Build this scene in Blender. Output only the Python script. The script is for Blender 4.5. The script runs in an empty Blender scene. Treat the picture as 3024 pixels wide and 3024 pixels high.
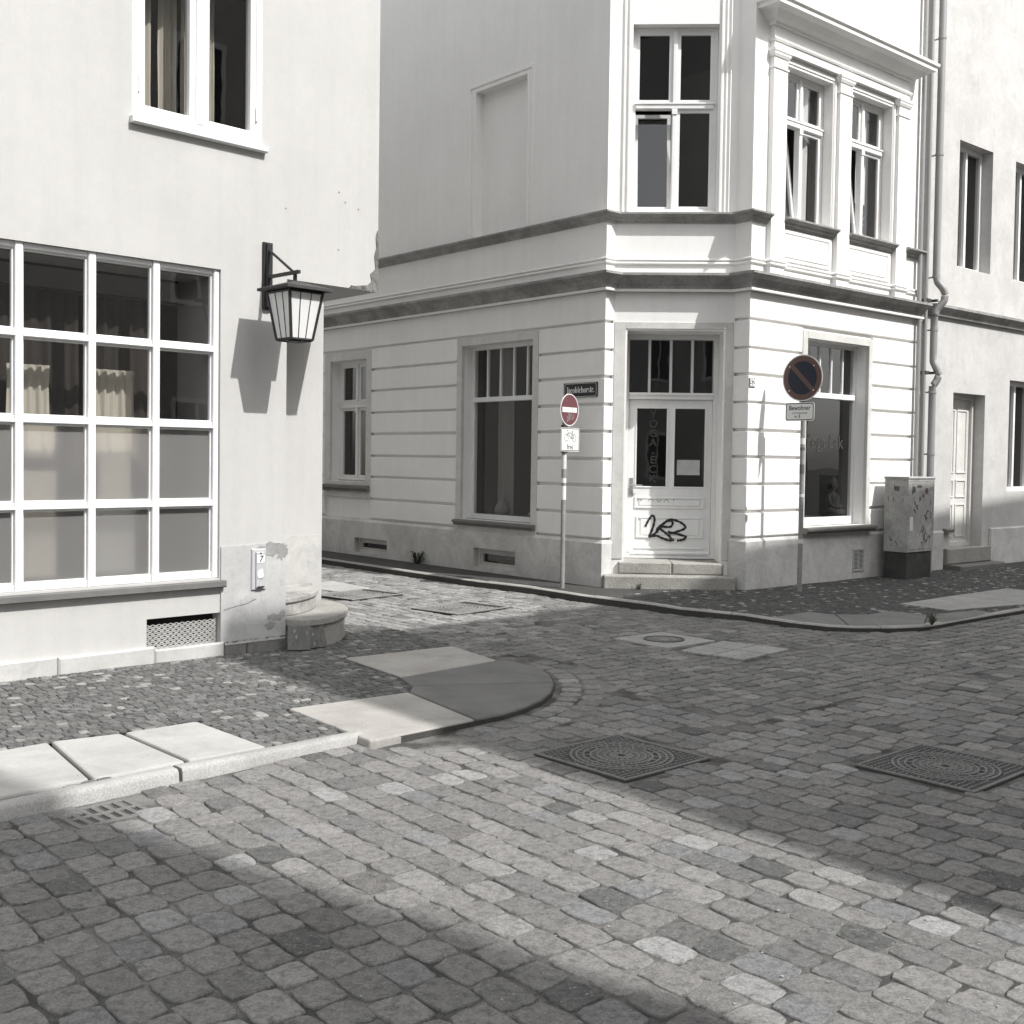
import bpy, math, random
from mathutils import Vector, Matrix
random.seed(7)
SC = bpy.context.scene
COL = SC.collection
R = math.radians

# ---------------------------------------------------------------- helpers
class Fr:
    """local frame of a vertical wall: u along it, n out of it, z up"""
    def __init__(s, c, d, n=None):
        s.c = Vector((c[0], c[1], 0)); s.d = Vector((d[0], d[1], 0)).normalized()
        s.n = Vector((s.d.y, -s.d.x, 0)) if n is None else Vector((n[0], n[1], 0)).normalized()
    def p(s, u, n, z):
        return s.c + s.d*u + s.n*n + Vector((0, 0, z))
W0 = Fr((0, 0), (1, 0), (0, 1))          # world: u=x, n=y

class MB:
    def __init__(s): s.v = []; s.f = []; s.m = []; s.sm = []; s.col = None
    def add(s, vs, fs, mi=0, smooth=False):
        b = len(s.v); s.v += [tuple(v) for v in vs]
        for f in fs: s.f.append([b+i for i in f]); s.m.append(mi); s.sm.append(smooth)
    def box(s, F, u0, u1, n0, n1, z0, z1, mi=0):
        P = [F.p(u, n, z) for z in (z0, z1) for n in (n0, n1) for u in (u0, u1)]
        s.add(P, [(0, 1, 3, 2), (4, 6, 7, 5), (0, 4, 5, 1), (2, 3, 7, 6), (0, 2, 6, 4), (1, 5, 7, 3)], mi)
    def bevbox(s, F, u0, u1, n0, n1, z0, z1, b=.006, mi=0):
        """box with its front edges chamfered (front = n1)"""
        rings = [(0, n0), (0, n1-b), (b, n1)]
        V = []
        for k, n in rings:
            V += [F.p(u0+k, n, z0+k), F.p(u1-k, n, z0+k), F.p(u1-k, n, z1-k), F.p(u0+k, n, z1-k)]
        fs = [(3, 2, 1, 0), (8, 9, 10, 11)]
        for r in range(2):
            for i in range(4):
                j = (i+1) % 4; fs.append((r*4+i, r*4+j, r*4+4+j, r*4+4+i))
        s.add(V, fs, mi)
    def quad(s, F, u0, u1, n, z0, z1, mi=0):
        s.add([F.p(u0, n, z0), F.p(u1, n, z0), F.p(u1, n, z1), F.p(u0, n, z1)], [(0, 1, 2, 3) if Vector((F.d.y, -F.d.x, 0)).dot(F.n) > 0 else (3, 2, 1, 0)], mi)
    def prism(s, pts, z0, z1, mi=0):
        n = len(pts); zt = z1 if callable(z1) else (lambda p: z1)
        V = [(p[0], p[1], z0) for p in pts] + [(p[0], p[1], zt(p)) for p in pts]
        s.add(V, [tuple(range(n))[::-1], tuple(range(n, 2*n))] + [(i, (i+1) % n, n+(i+1) % n, n+i) for i in range(n)], mi)
    def poly(s, F, pts, n, t=0, mi=0):
        """flat polygon (u,z) on the frame, t = thickness"""
        k = len(pts)
        if t:
            V = [F.p(u, n, z) for u, z in pts] + [F.p(u, n+t, z) for u, z in pts]
            s.add(V, [tuple(range(k, 2*k))] + [(i, (i+1) % k, k+(i+1) % k, k+i) for i in range(k)], mi)
        else: s.add([F.p(u, n, z) for u, z in pts], [tuple(range(k))], mi)
    def tube(s, path, r, seg=10, mi=0, caps=True, smooth=True):
        path = [Vector(p) for p in path]; V = []; k = len(path)
        rr = r if isinstance(r, (list, tuple)) else [r]*k
        up = Vector((0, 0, 1))
        for i, p in enumerate(path):
            t = (path[min(i+1, k-1)]-path[max(i-1, 0)]).normalized()
            a = t.cross(up)
            if a.length < .05: a = t.cross(Vector((1, 0, 0)))
            a.normalize(); b = t.cross(a)
            for j in range(seg):
                w = 2*math.pi*j/seg; V.append(p+(a*math.cos(w)+b*math.sin(w))*rr[i])
        fs = [(i*seg+j, i*seg+(j+1) % seg, (i+1)*seg+(j+1) % seg, (i+1)*seg+j) for i in range(k-1) for j in range(seg)]
        s.add(V, fs, mi, smooth)
        if caps:
            s.add([V[j] for j in range(seg)], [tuple(range(seg))[::-1]], mi)
            s.add([V[(k-1)*seg+j] for j in range(seg)], [tuple(range(seg))], mi)
    def disc(s, F, u, z, r0, r1, n, t=0, seg=40, mi=0, a0=0, a1=2*math.pi):
        full = abs(a1-a0-2*math.pi) < 1e-6; k = seg if full else seg+1
        A = [a0+(a1-a0)*i/seg for i in range(k)]
        if r0 <= 0: s.poly(F, [(u+r1*math.cos(a), z+r1*math.sin(a)) for a in A], n, t, mi); return
        V = [F.p(u+r*math.cos(a), n, z+r*math.sin(a)) for r in (r0, r1) for a in A]
        s.add(V, [(i, (i+1) % k, k+(i+1) % k, k+i) for i in range(k if full else k-1)], mi)
        if t:
            V = [F.p(u+r*math.cos(a), nn, z+r*math.sin(a)) for r, nn in ((r0, n-t), (r0, n), (r1, n), (r1, n-t)) for a in A]
            s.add(V, [(q*k+i, q*k+(i+1) % k, (q+1)*k+(i+1) % k, (q+1)*k+i) for q in (0, 2) for i in range(k if full else k-1)], mi)
    def sweep(s, path, prof, mi=0, caps=True, closed=True):
        """sweep a profile (n,z) along a plan polyline, mitred; outward = right-hand side"""
        P = [Vector((p[0], p[1], 0)) for p in path]; k = len(P); q = len(prof); M = []
        for i in range(k):
            ds = []
            if i > 0: ds.append((P[i]-P[i-1]).normalized())
            if i < k-1: ds.append((P[i+1]-P[i]).normalized())
            ns = [Vector((d.y, -d.x, 0)) for d in ds]
            m = ns[0] if len(ns) == 1 else (ns[0]+ns[1]).normalized()
            M.append(m/max(.2, m.dot(ns[0])))
        V = [P[i]+M[i]*n+Vector((0, 0, z)) for i in range(k) for n, z in prof]
        rng = range(q if closed else q-1)
        s.add(V, [(i*q+j, (i+1)*q+j, (i+1)*q+(j+1) % q, i*q+(j+1) % q) for i in range(k-1) for j in rng], mi)
        if caps and closed:
            s.add([V[j] for j in range(q)], [tuple(range(q))], mi); s.add([V[(k-1)*q+j] for j in range(q)], [tuple(range(q))[::-1]], mi)
    def build(s, name, mats, parent=None, bev=0, loc=None, bevseg=2):
        me = bpy.data.meshes.new(name)
        off = Vector(loc) if loc is not None else Vector((0, 0, 0))
        me.from_pydata([tuple(Vector(v)-off) for v in s.v], [], s.f)
        for m in (mats if isinstance(mats, (list, tuple)) else [mats]): me.materials.append(m)
        me.polygons.foreach_set('material_index', s.m); me.polygons.foreach_set('use_smooth', s.sm)
        if s.col:
            a = me.color_attributes.new('tone', 'FLOAT_COLOR', 'POINT')
            a.data.foreach_set('color', [c for q in s.col for c in q])
        me.update(); me.validate()
        o = bpy.data.objects.new(name, me); COL.objects.link(o)
        if loc is not None: o.location = loc
        if parent is not None: put(o, parent)
        if bev:
            b = o.modifiers.new('b', 'BEVEL'); b.width = bev; b.segments = bevseg; b.limit_method = 'ANGLE'
        return o

def root_loc(p):
    v = Vector((0, 0, 0))
    while p is not None: v += p.location; p = p.parent
    return v
def put(o, parent):                       # parent keeping world coordinates (no rotations are used on roots)
    o.parent = parent; o.location = o.location - root_loc(parent)
def tag(o, label, cat, group=None):
    o['label'] = label; o['category'] = cat
    if group: o['group'] = group
    return o
def thing(name, label, cat, loc, group=None):
    o = bpy.data.objects.new(name, None); o.empty_display_size = .2; COL.objects.link(o); o.location = loc
    return tag(o, label, cat, group)
def struct(o): o['kind'] = 'structure'; return o

# ---------------------------------------------------------------- materials
def mat(name, col, rough=.8, spec=.3, metal=0):
    m = bpy.data.materials.new(name); m.use_nodes = True
    b = m.node_tree.nodes['Principled BSDF']
    b.inputs['Base Color'].default_value = (*col, 1) if not isinstance(col, float) else (col, col, col, 1)
    b.inputs['Roughness'].default_value = rough; b.inputs['Specular IOR Level'].default_value = spec
    b.inputs['Metallic'].default_value = metal
    return m
def nd(m, t, **kw):
    n = m.node_tree.nodes.new(t)
    for k, v in kw.items():
        if k in n.inputs: n.inputs[k].default_value = v
        else: setattr(n, k, v)
    return n
def lk(m, a, b): m.node_tree.links.new(a, b)
def ramp(m, fac, stops):
    r = m.node_tree.nodes.new('ShaderNodeValToRGB'); e = r.color_ramp.elements
    while len(e) < len(stops): e.new(.5)
    for i, (p, c) in enumerate(stops): e[i].position = p; e[i].color = (c, c, c, 1) if not isinstance(c, tuple) else (*c, 1)
    lk(m, fac, r.inputs[0]); return r.outputs[0]
def mul(m, a, b, f=1.0):
    x = m.node_tree.nodes.new('ShaderNodeMix'); x.data_type = 'RGBA'; x.blend_type = 'MULTIPLY'; x.inputs[0].default_value = f
    lk(m, a, x.inputs[6]); lk(m, b, x.inputs[7]); return x.outputs[2]
def mixc(m, fac, a, b):
    x = m.node_tree.nodes.new('ShaderNodeMix'); x.data_type = 'RGBA'
    lk(m, fac, x.inputs[0])
    for s, v in ((6, a), (7, b)):
        if isinstance(v, tuple): x.inputs[s].default_value = (*v, 1)
        else: lk(m, v, x.inputs[s])
    return x.outputs[2]
def pos(m): return m.node_tree.nodes.new('ShaderNodeNewGeometry').outputs['Position']
def noise(m, scale, detail=4, rough=.55, vec=None, dist=0):
    n = nd(m, 'ShaderNodeTexNoise'); n.inputs['Scale'].default_value = scale; n.inputs['Detail'].default_value = detail
    n.inputs['Roughness'].default_value = rough; n.inputs['Distortion'].default_value = dist
    lk(m, vec if vec is not None else pos(m), n.inputs['Vector']); return n.outputs['Fac']
def bump(m, h, strength=.2, dist=.01):
    b = nd(m, 'ShaderNodeBump'); b.inputs['Strength'].default_value = strength; b.inputs['Distance'].default_value = dist
    lk(m, h, b.inputs['Height']); lk(m, b.outputs[0], m.node_tree.nodes['Principled BSDF'].inputs['Normal'])
def setcol(m, c): lk(m, c, m.node_tree.nodes['Principled BSDF'].inputs['Base Color'])

def plaster(name, col, stain=.0, grain=.12, patch=.0, var=.10):
    m = mat(name, col, .9, .15)
    rgb = nd(m, 'ShaderNodeRGB'); rgb.outputs[0].default_value = (*col, 1)
    c = mul(m, rgb.outputs[0], ramp(m, noise(m, .9, 5), [(.3, 1-var), (.7, 1.0)]))
    c = mul(m, c, ramp(m, noise(m, 11, 7, .75, dist=.3), [(.32, 1-var*.6), (.62, 1.0)]))
    # rain streaks: noise stretched along z
    mp = nd(m, 'ShaderNodeMapping'); mp.inputs['Scale'].default_value = (5, 5, .35); lk(m, pos(m), mp.inputs[0])
    c = mul(m, c, ramp(m, noise(m, 1.6, 4, .6, mp.outputs[0]), [(.36, .972), (.56, 1.0)]))
    if stain:
        c = mul(m, c, ramp(m, noise(m, 2.3, 7, .68, dist=.6), [(.40, 1-stain), (.60, 1.0)]))
        c = mul(m, c, ramp(m, noise(m, 26, 4, .6), [(.32, 1-stain*.6), (.5, 1.0)]))
    if patch:
        c = mul(m, c, ramp(m, noise(m, 3.1, 6, .62, dist=.4), [(.60, 1.0), (.62, 1-patch)]))
    setcol(m, c)
    bump(m, noise(m, 42, 9, .72), grain*1.6, .008)
    return m

def stonemat(name, col, speck=.35, scale=120, bumps=.25):
    m = mat(name, col, .85, .25)
    rgb = nd(m, 'ShaderNodeRGB'); rgb.outputs[0].default_value = (*col, 1)
    c = mul(m, rgb.outputs[0], ramp(m, noise(m, scale, 3, .7), [(.35, 1-speck), (.62, 1.0)]))
    c = mul(m, c, ramp(m, noise(m, 2.6, 8, .65, dist=.4), [(.32, .76), (.62, 1.0)]))
    setcol(m, c); bump(m, noise(m, scale*.8, 4, .7), bumps, .008); return m

M = {}
M['wall'] = plaster('render_pale', (.83, .822, .80), 0, .12, 0, .06)
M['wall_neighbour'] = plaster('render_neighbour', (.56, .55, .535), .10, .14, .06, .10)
M['wall_plinth'] = plaster('render_plinth', (.66, .652, .632), .20)
M['wall_left'] = plaster('render_cream', (.485, .478, .463), 0, .14, 0, .08)
M['wall_left_low'] = plaster('render_cream_low', (.52, .513, .495), .12, .2, .08)
M['dado'] = plaster('render_dado', (.50, .50, .495), .13, .22, .10)
M['dado_dark'] = plaster('render_dado_dark', (.36, .355, .345), .22, .3, .12)
M['dirt_shade_stone'] = plaster('dirt_shade_base_stone', (.22, .217, .21), .3, .4, .2)  # dark tone mixes dirt with shade put into the stones near the corner
M['rubble'] = plaster('broken_plaster', (.30, .29, .27), .5, .9, .3)
M['white'] = plaster('white_paint', (.80, .80, .79), 0, .02)
M['step_upper'] = plaster('worn_step', (.44, .43, .41), .35, .3, .2)
M['trim'] = plaster('painted_trim', (.66, .65, .62), .12, .08)
M['cornice'] = plaster('cornice_shade_grey', (.385, .38, .368), .34, .15)  # base grey holds the shade of the undersides; mottling is wear
M['sillstone'] = stonemat('sill_stone', (.20, .195, .185), .2)
M['steps'] = stonemat('step_stone', (.40, .39, .36), .35, 60, .5)
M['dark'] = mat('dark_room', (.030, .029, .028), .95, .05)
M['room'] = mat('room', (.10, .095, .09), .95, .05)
M['black'] = mat('black_iron', (.022, .022, .023), .5, .4)
M['pipe'] = mat('zinc_pipe', (.30, .30, .295), .55, .4, .3)
M['pole'] = stonemat('galvanised_pole', (.33, .33, .32), .3, 40, .02)
M['granite'] = stonemat('granite_light', (.42, .415, .40), .30, 110, .5)
M['slab_light'] = stonemat('slab_light', (.44, .433, .415), .16, 160, .3)
M['slab_tan'] = stonemat('slab_tan', (.40, .385, .36), .28, 150, .2)
M['slab_grey'] = stonemat('slab_grey', (.175, .173, .168), .2, 150, .2)
M['slab_pale'] = stonemat('slab_pale', (.37, .366, .355), .30, 34, .3)
M['slab_far'] = stonemat('slab_far', (.20, .2, .195), .2, 150, .2)
M['iron'] = stonemat('cast_iron', (.075, .074, .072), .3, 60, .15)
M['iron_light'] = stonemat('cast_iron_worn', (.21, .206, .20), .3, 60, .15)
M['red_old'] = mat('faded_red', (.135, .055, .062), .5)
M['red_brown'] = mat('faded_red_brown', (.115, .068, .060), .5)
M['blue_old'] = mat('faded_blue', (.018, .022, .038), .5)
M['sign_white'] = mat('sign_white', (.72, .72, .70), .5)
M['sign_grey'] = mat('sign_reverse_grey', (.62, .62, .60), .5)
M['ink'] = mat('black_ink', (.02, .02, .02), .6)
M['enamel'] = mat('dark_enamel', (.014, .014, .018), .3, .5)
M['spray'] = mat('spray_paint', (.028, .028, .03), .8)
M['cabinet'] = plaster('cabinet_grey', (.46, .455, .44), .30, .05, .12)
M['cabinet_base'] = plaster('cabinet_base', (.09, .088, .085), .3, .1)
M['concrete'] = stonemat('concrete_tile', (.15, .148, .14), .3, 30, .4)
M['curtain_dark'] = mat('curtain_dark', (.052, .046, .041), .95, .05)
M['curtain_light'] = mat('curtain_light', (.50, .47, .40), .95, .05)
M['curtain_dim'] = mat('curtain_dim', (.24, .235, .22), .95, .05)
M['curtain_white'] = mat('curtain_white', (.75, .75, .72), .95, .05)
M['faint'] = mat('faint_film', (.062, .060, .056), .7, .1)
M['chrome'] = mat('brushed_steel', (.42, .42, .41), .35, .5, .8)
M['weed'] = mat('weed_leaf', (.075, .085, .06), .8)
M['roof'] = stonemat('roof_tile', (.13, .10, .09), .4, 20)
M['opposite'] = plaster('opposite_render', (.48, .46, .43))
M['opposite2'] = plaster('opposite_render_grey', (.42, .41, .40))
M['paper'] = stonemat('paper', (.52, .52, .50), .12, 60, .02)
M['panel'] = mat('panel_grey', (.42, .42, .43), .5)
M['milk'] = mat('milk_glass', (.76, .76, .745), .35, .4)
M['milk'].node_tree.nodes['Principled BSDF'].inputs['Transmission Weight'].default_value = .15
M['alu'] = stonemat('vent_alu', (.52, .52, .50), .15, 60, .03)
M['statue'] = stonemat('statue', (.02, .019, .017), .3, 50, .1)

def glass(name, tint=.92, refl=1.0):
    m = bpy.data.materials.new(name); m.use_nodes = True; t = m.node_tree; t.nodes.clear()
    o = t.nodes.new('ShaderNodeOutputMaterial'); x = t.nodes.new('ShaderNodeMixShader')
    tr = t.nodes.new('ShaderNodeBsdfTransparent'); tr.inputs[0].default_value = (tint, tint, tint, 1)
    g = t.nodes.new('ShaderNodeBsdfGlossy'); g.inputs['Roughness'].default_value = .012; g.inputs[0].default_value = (refl, refl, refl, 1)
    nz = t.nodes.new('ShaderNodeTexNoise'); nz.inputs['Scale'].default_value = 1.7
    bp = t.nodes.new('ShaderNodeBump'); bp.inputs['Strength'].default_value = .06; bp.inputs['Distance'].default_value = .02
    gm = t.nodes.new('ShaderNodeNewGeometry')
    t.links.new(gm.outputs['Position'], nz.inputs['Vector']); t.links.new(nz.outputs['Fac'], bp.inputs['Height'])
    t.links.new(bp.outputs[0], g.inputs['Normal'])
    dt = t.nodes.new('ShaderNodeVectorMath'); dt.operation = 'DOT_PRODUCT'
    t.links.new(gm.outputs['Incoming'], dt.inputs[0]); t.links.new(gm.outputs['True Normal'], dt.inputs[1])
    def mth(op, a, b):
        k = t.nodes.new('ShaderNodeMath'); k.operation = op
        for i, v in enumerate((a, b)):
            if v is None: continue
            if isinstance(v, (int, float)): k.inputs[i].default_value = v
            else: t.links.new(v, k.inputs[i])
        return k.outputs[0]
    fz = mth('ADD', mth('MULTIPLY', mth('POWER', mth('SUBTRACT', 1, mth('ABSOLUTE', dt.outputs['Value'], None)), 5), .85), .085)
    t.links.new(fz, x.inputs[0]); t.links.new(tr.outputs[0], x.inputs[1]); t.links.new(g.outputs[0], x.inputs[2])
    t.links.new(x.outputs[0], o.inputs[0]); return m
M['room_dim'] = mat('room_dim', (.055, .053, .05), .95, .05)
M['room_lit'] = mat('room_lit', (.32, .31, .30), .95, .05)
M['glass'] = glass('window_glass', .80)
M['frost'] = mat('frosted_glass', (.62, .605, .59), .42, .3)
M['frost'].node_tree.nodes['Principled BSDF'].inputs['Transmission Weight'].default_value = .80

def cobblemat(name, speck, scale, rough=.75):
    m = mat(name, (.3, .3, .3), rough, .3)
    a = nd(m, 'ShaderNodeAttribute'); a.attribute_name = 'tone'
    c = mul(m, a.outputs['Color'], ramp(m, noise(m, scale, 4, .75), [(.34, 1-speck), (.62, 1.0)]))
    c = mul(m, c, ramp(m, noise(m, 21, 8, .78, dist=.35), [(.36, .52), (.54, 1.0)]))
    dust = noise(m, 34, 7, .8, dist=.3)
    c = mixc(m, ramp(m, dust, [(.54, 0.0), (.64, .55)]), c, (.29, .285, .27))
    setcol(m, c); bump(m, noise(m, 60, 7, .75), .75, .012); return m
M['sett'] = cobblemat('granite_setts', .42, 95)
M['mosaic'] = cobblemat('mosaic_stones', .25, 150)
m = M['joint'] = mat('sandy_joints', (.2, .2, .19), .95, .1)
c = mixc(m, ramp(m, noise(m, 3, 5, .6), [(.40, 0.0), (.58, 1.0)]), (.10, .098, .093), (.27, .264, .25))
c = mul(m, c, ramp(m, noise(m, 170, 3, .8), [(.35, .45), (.62, 1.0)])); setcol(m, c)
bump(m, noise(m, 120, 3, .8), .8, .012)
M['joint_dark'] = stonemat('dark_joints', (.085, .083, .078), .5, 120, .6)

# ---------------------------------------------------------------- text helper
def textmesh(txt, size, bold=0.0, sx=1.0, ital=0):
    cu = bpy.data.curves.new('t', 'FONT'); cu.body = txt; cu.size = size; cu.offset = bold; cu.shear = ital
    cu.align_x = 'CENTER'; cu.align_y = 'CENTER'; cu.resolution_u = 3
    o = bpy.data.objects.new('t', cu); COL.objects.link(o)
    dg = bpy.context.evaluated_depsgraph_get(); me = bpy.data.meshes.new_from_object(o.evaluated_get(dg))
    V = [(v.co.x*sx, v.co.y) for v in me.vertices]; Fs = [tuple(p.vertices) for p in me.polygons]
    bpy.data.objects.remove(o); bpy.data.curves.remove(cu); bpy.data.meshes.remove(me)
    return V, Fs
def addtext(mb, F, u, z, n, txt, size, bold=0.0, sx=1.0, mi=0, ital=0):
    V, Fs = textmesh(txt, size, bold, sx, ital)
    mb.add([F.p(u+x, n, z+y) for x, y in V], Fs, mi)
def flip(F): return Fr(F.c, F.d*-1, F.n)       # text frame for walls whose u runs to the left

# ---------------------------------------------------------------- plan of the place
cA = Vector((1.187, 14.934, 0)); cB = Vector((3.038, 14.773, 0)); cL = Vector((-1.996, 10.038, 0))
dA = Vector((math.sin(R(-40.9)), math.cos(R(-40.9)), 0)); dB = Vector((math.sin(R(49.1)), math.cos(R(49.1)), 0))
dL = Vector((math.sin(R(44.8)), math.cos(R(44.8)), 0))
nA = Vector((-dA.y, dA.x, 0)); nB = Vector((dB.y, -dB.x, 0)); nL = Vector((dL.y, -dL.x, 0))
P1 = cA+dB*.17; P2 = cB+dA*.26
FA = Fr(cA, dA, nA); FB = Fr(cB, dB, nB); FC = Fr(P1, P2-P1); FL = Fr(cL, dL, nL)
FS1 = Fr(cA, dB, nB)                       # short return beside the door, left
FS2 = Fr(P2, -dA, nA)                      # short return beside the door, right
LC = (P2-P1).length
ZTOP = 11.0
AEND = 15.0; BEND = 4.12
farA = cA+dA*AEND; endB = cB+dB*BEND

def cells(lo, hi, cuts): return sorted({lo, hi, *[c for c in cuts if lo < c < hi]})
def wallsheet(mb, F, u0, u1, z0, z1, holes=(), n=0, mi=0):
    us = cells(u0, u1, [h[k] for h in holes for k in (0, 1)]); zs = cells(z0, z1, [h[k] for h in holes for k in (2, 3)])
    for a, b in zip(us, us[1:]):
        for c_, d_ in zip(zs, zs[1:]):
            um, zm = (a+b)/2, (c_+d_)/2
            if any(h[0] < um < h[1] and h[2] < zm < h[3] for h in holes): continue
            mb.quad(F, a, b, n, c_, d_, mi)
    for h in holes:
        a, b, c_, d_, dep = h[:5]
        for q in (((a, n, c_), (a, n-dep, c_), (a, n-dep, d_), (a, n, d_)), ((b, n, c_), (b, n, d_), (b, n-dep, d_), (b, n-dep, c_)),
                  ((a, n, d_), (a, n-dep, d_), (b, n-dep, d_), (b, n, d_)), ((a, n, c_), (b, n, c_), (b, n-dep, c_), (a, n-dep, c_))):
            mb.add([F.p(*p) for p in q], [(0, 1, 2, 3)], mi)

def rectframe(mb, F, u0, u1, z0, z1, w, n0, n1, mi=0, wb=None):
    wb = w if wb is None else wb
    mb.bevbox(F, u0, u0+w, n0, n1, z0, z1, .004, mi); mb.bevbox(F, u1-w, u1, n0, n1, z0, z1, .004, mi)
    mb.bevbox(F, u0+w, u1-w, n0, n1, z1-w, z1, .004, mi); mb.bevbox(F, u0+w, u1-w, n0, n1, z0, z0+wb, .004, mi)

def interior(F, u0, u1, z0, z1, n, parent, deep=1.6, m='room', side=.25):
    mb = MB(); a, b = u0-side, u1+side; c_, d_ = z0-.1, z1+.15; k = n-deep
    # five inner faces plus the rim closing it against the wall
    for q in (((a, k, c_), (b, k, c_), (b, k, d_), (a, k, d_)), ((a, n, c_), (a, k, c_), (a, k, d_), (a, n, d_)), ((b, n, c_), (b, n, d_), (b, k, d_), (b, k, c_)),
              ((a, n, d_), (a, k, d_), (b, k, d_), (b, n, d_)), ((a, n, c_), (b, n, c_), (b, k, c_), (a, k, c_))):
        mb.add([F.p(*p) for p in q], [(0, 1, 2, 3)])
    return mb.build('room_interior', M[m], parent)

def curtain(F, u0, u1, z0, z1, n, parent, m, folds=7, amp=.025, name='curtain'):
    mb = MB(); k = folds*8; V = []; fs = []
    ph = random.random()*6
    for zi in range(5):
        z = z1+(z0-z1)*zi/4
        for i in range(k+1):
            t = i/k
            V.append(F.p(u0+(u1-u0)*t+.004*math.sin(zi*2.1+i), n+amp*math.sin(t*folds*2*math.pi+ph+.25*math.sin(zi*1.3))*(.7+.3*math.sin(i*.37+ph)), z+.006*math.sin(i*.8)*(zi == 4)))
    for zi in range(4):
        for i in range(k): a = zi*(k+1)+i; fs.append((a, a+1, a+k+2, a+k+1))
    mb.add(V, fs, 0, True); return mb.build(name, M[m], parent)

def lights(F, mbf, mbg, us, z0, z1, n, st=.045, skip=()):
    """sashes between the given mullion positions"""
    for i, (a, b) in enumerate(us):
        if i in skip: continue
        rectframe(mbf, F, a, b, z0, z1, st, n-.045, n-.008)
        mbg.quad(F, a+st, b-st, n-.028, z0+st, z1-st)

def casement(F, parent, u0, u1, z0, z1, dep, tz, ft=.055, tilt=None, label=None, cur=(), room='room', mirror=False):
    """two-light window with transom: frame mesh > pane, curtains, room"""
    mb = MB(); g = MB(); n = -dep; c_ = (u0+u1)/2; t0, t1 = tz; mw = .03
    rectframe(mb, F, u0, u1, z0, z1, ft, n-.07, n)
    mb.bevbox(F, u0+ft, u1-ft, n-.07, n+.028, t0, t1, .008)
    mb.bevbox(F, u0+ft*.6, u1-ft*.6, n, n+.04, t1-.022, t1, .004)
    mb.bevbox(F, c_-mw, c_+mw, n-.07, n+.022, z0+ft, t0, .010); mb.bevbox(F, c_-mw, c_+mw, n-.07, n+.022, t1, z1-ft, .010)
    mb.bevbox(F, c_-mw*1.25, c_+mw*1.25, n+.0221, n+.034, t0-.075, t0, .006)
    mb.bevbox(F, u0+ft*.5, u1-ft*.5, n, n+.03, z0+.012, z0+.05, .006)
    lo = [(u0+ft, c_-mw), (c_+mw, u1-ft)]
    lights(F, mb, g, lo, t1, z1-ft, n)
    lights(F, mb, g, lo, z0+ft, t0, n, skip=() if tilt is None else (tilt,))
    w = mb.build('window', M['white'], parent)
    if label: w['label'] = label
    g.build('pane', M['glass'], w)
    if tilt is not None:                   # bottom-hung sash tipped into the room
        a, b = lo[tilt]; s_ = MB(); sg = MB(); H = t0-z0-ft; st = .045; ang = R(7.5)
        def P(u, k, h): return F.p(u, n-.03-h*math.sin(ang)-k*math.cos(ang), z0+ft+h*math.cos(ang)-k*math.sin(ang))
        def bx(m_, ua, ub, ka, kb, ha, hb):
            m_.add([P(u, k, h) for h in (ha, hb) for k in (ka, kb) for u in (ua, ub)], [(0, 1, 3, 2), (4, 6, 7, 5), (0, 4, 5, 1), (2, 3, 7, 6), (0, 2, 6, 4), (1, 5, 7, 3)])
        bx(s_, a, a+st, 0, .04, 0, H); bx(s_, b-st, b, 0, .04, 0, H); bx(s_, a+st, b-st, 0, .04, 0, st); bx(s_, a+st, b-st, 0, .04, H-st, H)
        sg.add([P(a+st, .02, st), P(b-st, .02, st), P(b-st, .02, H-st), P(a+st, .02, H-st)], [(0, 1, 2, 3)])
        so = s_.build('tilted_sash', M['white'], w); so['label'] = 'sash tipped open into the room'
        sg.build('sash_pane', M['glass'], w)
    for cu_ in cur: curtain(F, *cu_[:4], n-cu_[4], w, cu_[5], cu_[6] if len(cu_) > 6 else 6)
    interior(F, u0, u1, z0, z1, n-.075, w, m=room)
    return w

def shopwindow(F, parent, u0, u1, z0, z1, dep, tz, bars=4, ft=.05, label=None, bottom=.10, room='room'):
    mb = MB(); g = MB(); n = -dep; t0, t1 = tz
    rectframe(mb, F, u0, u1, z0, z1, ft, n-.07, n, 0, bottom)
    mb.bevbox(F, u0+ft, u1-ft, n-.07, n+.02, t0, t1, .008)
    wu = (u1-u0-2*ft)/(bars+1)
    for i in range(1, bars+1):
        x = u0+ft+wu*i; mb.bevbox(F, x-.014, x+.014, n-.05, n-.005, t1, z1-ft, .006)
    g.quad(F, u0+ft, u1-ft, n-.03, t1, z1-ft); g.quad(F, u0+ft, u1-ft, n-.03, z0+bottom, t0)
    w = mb.build('shop_window', M['white'], parent)
    if label: w['label'] = label
    g.build('pane', M['glass'], w); interior(F, u0, u1, z0, z1, n-.075, w, 2.2, room, .5)
    return w

# ================================================================ CORNER HOUSE
house = thing('corner_house', 'pale rendered corner house with banded ground floor, cornices coloured dark for shade and a recessed white corner door', 'house', (cA.x+1, cA.y+.4, 0))
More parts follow.
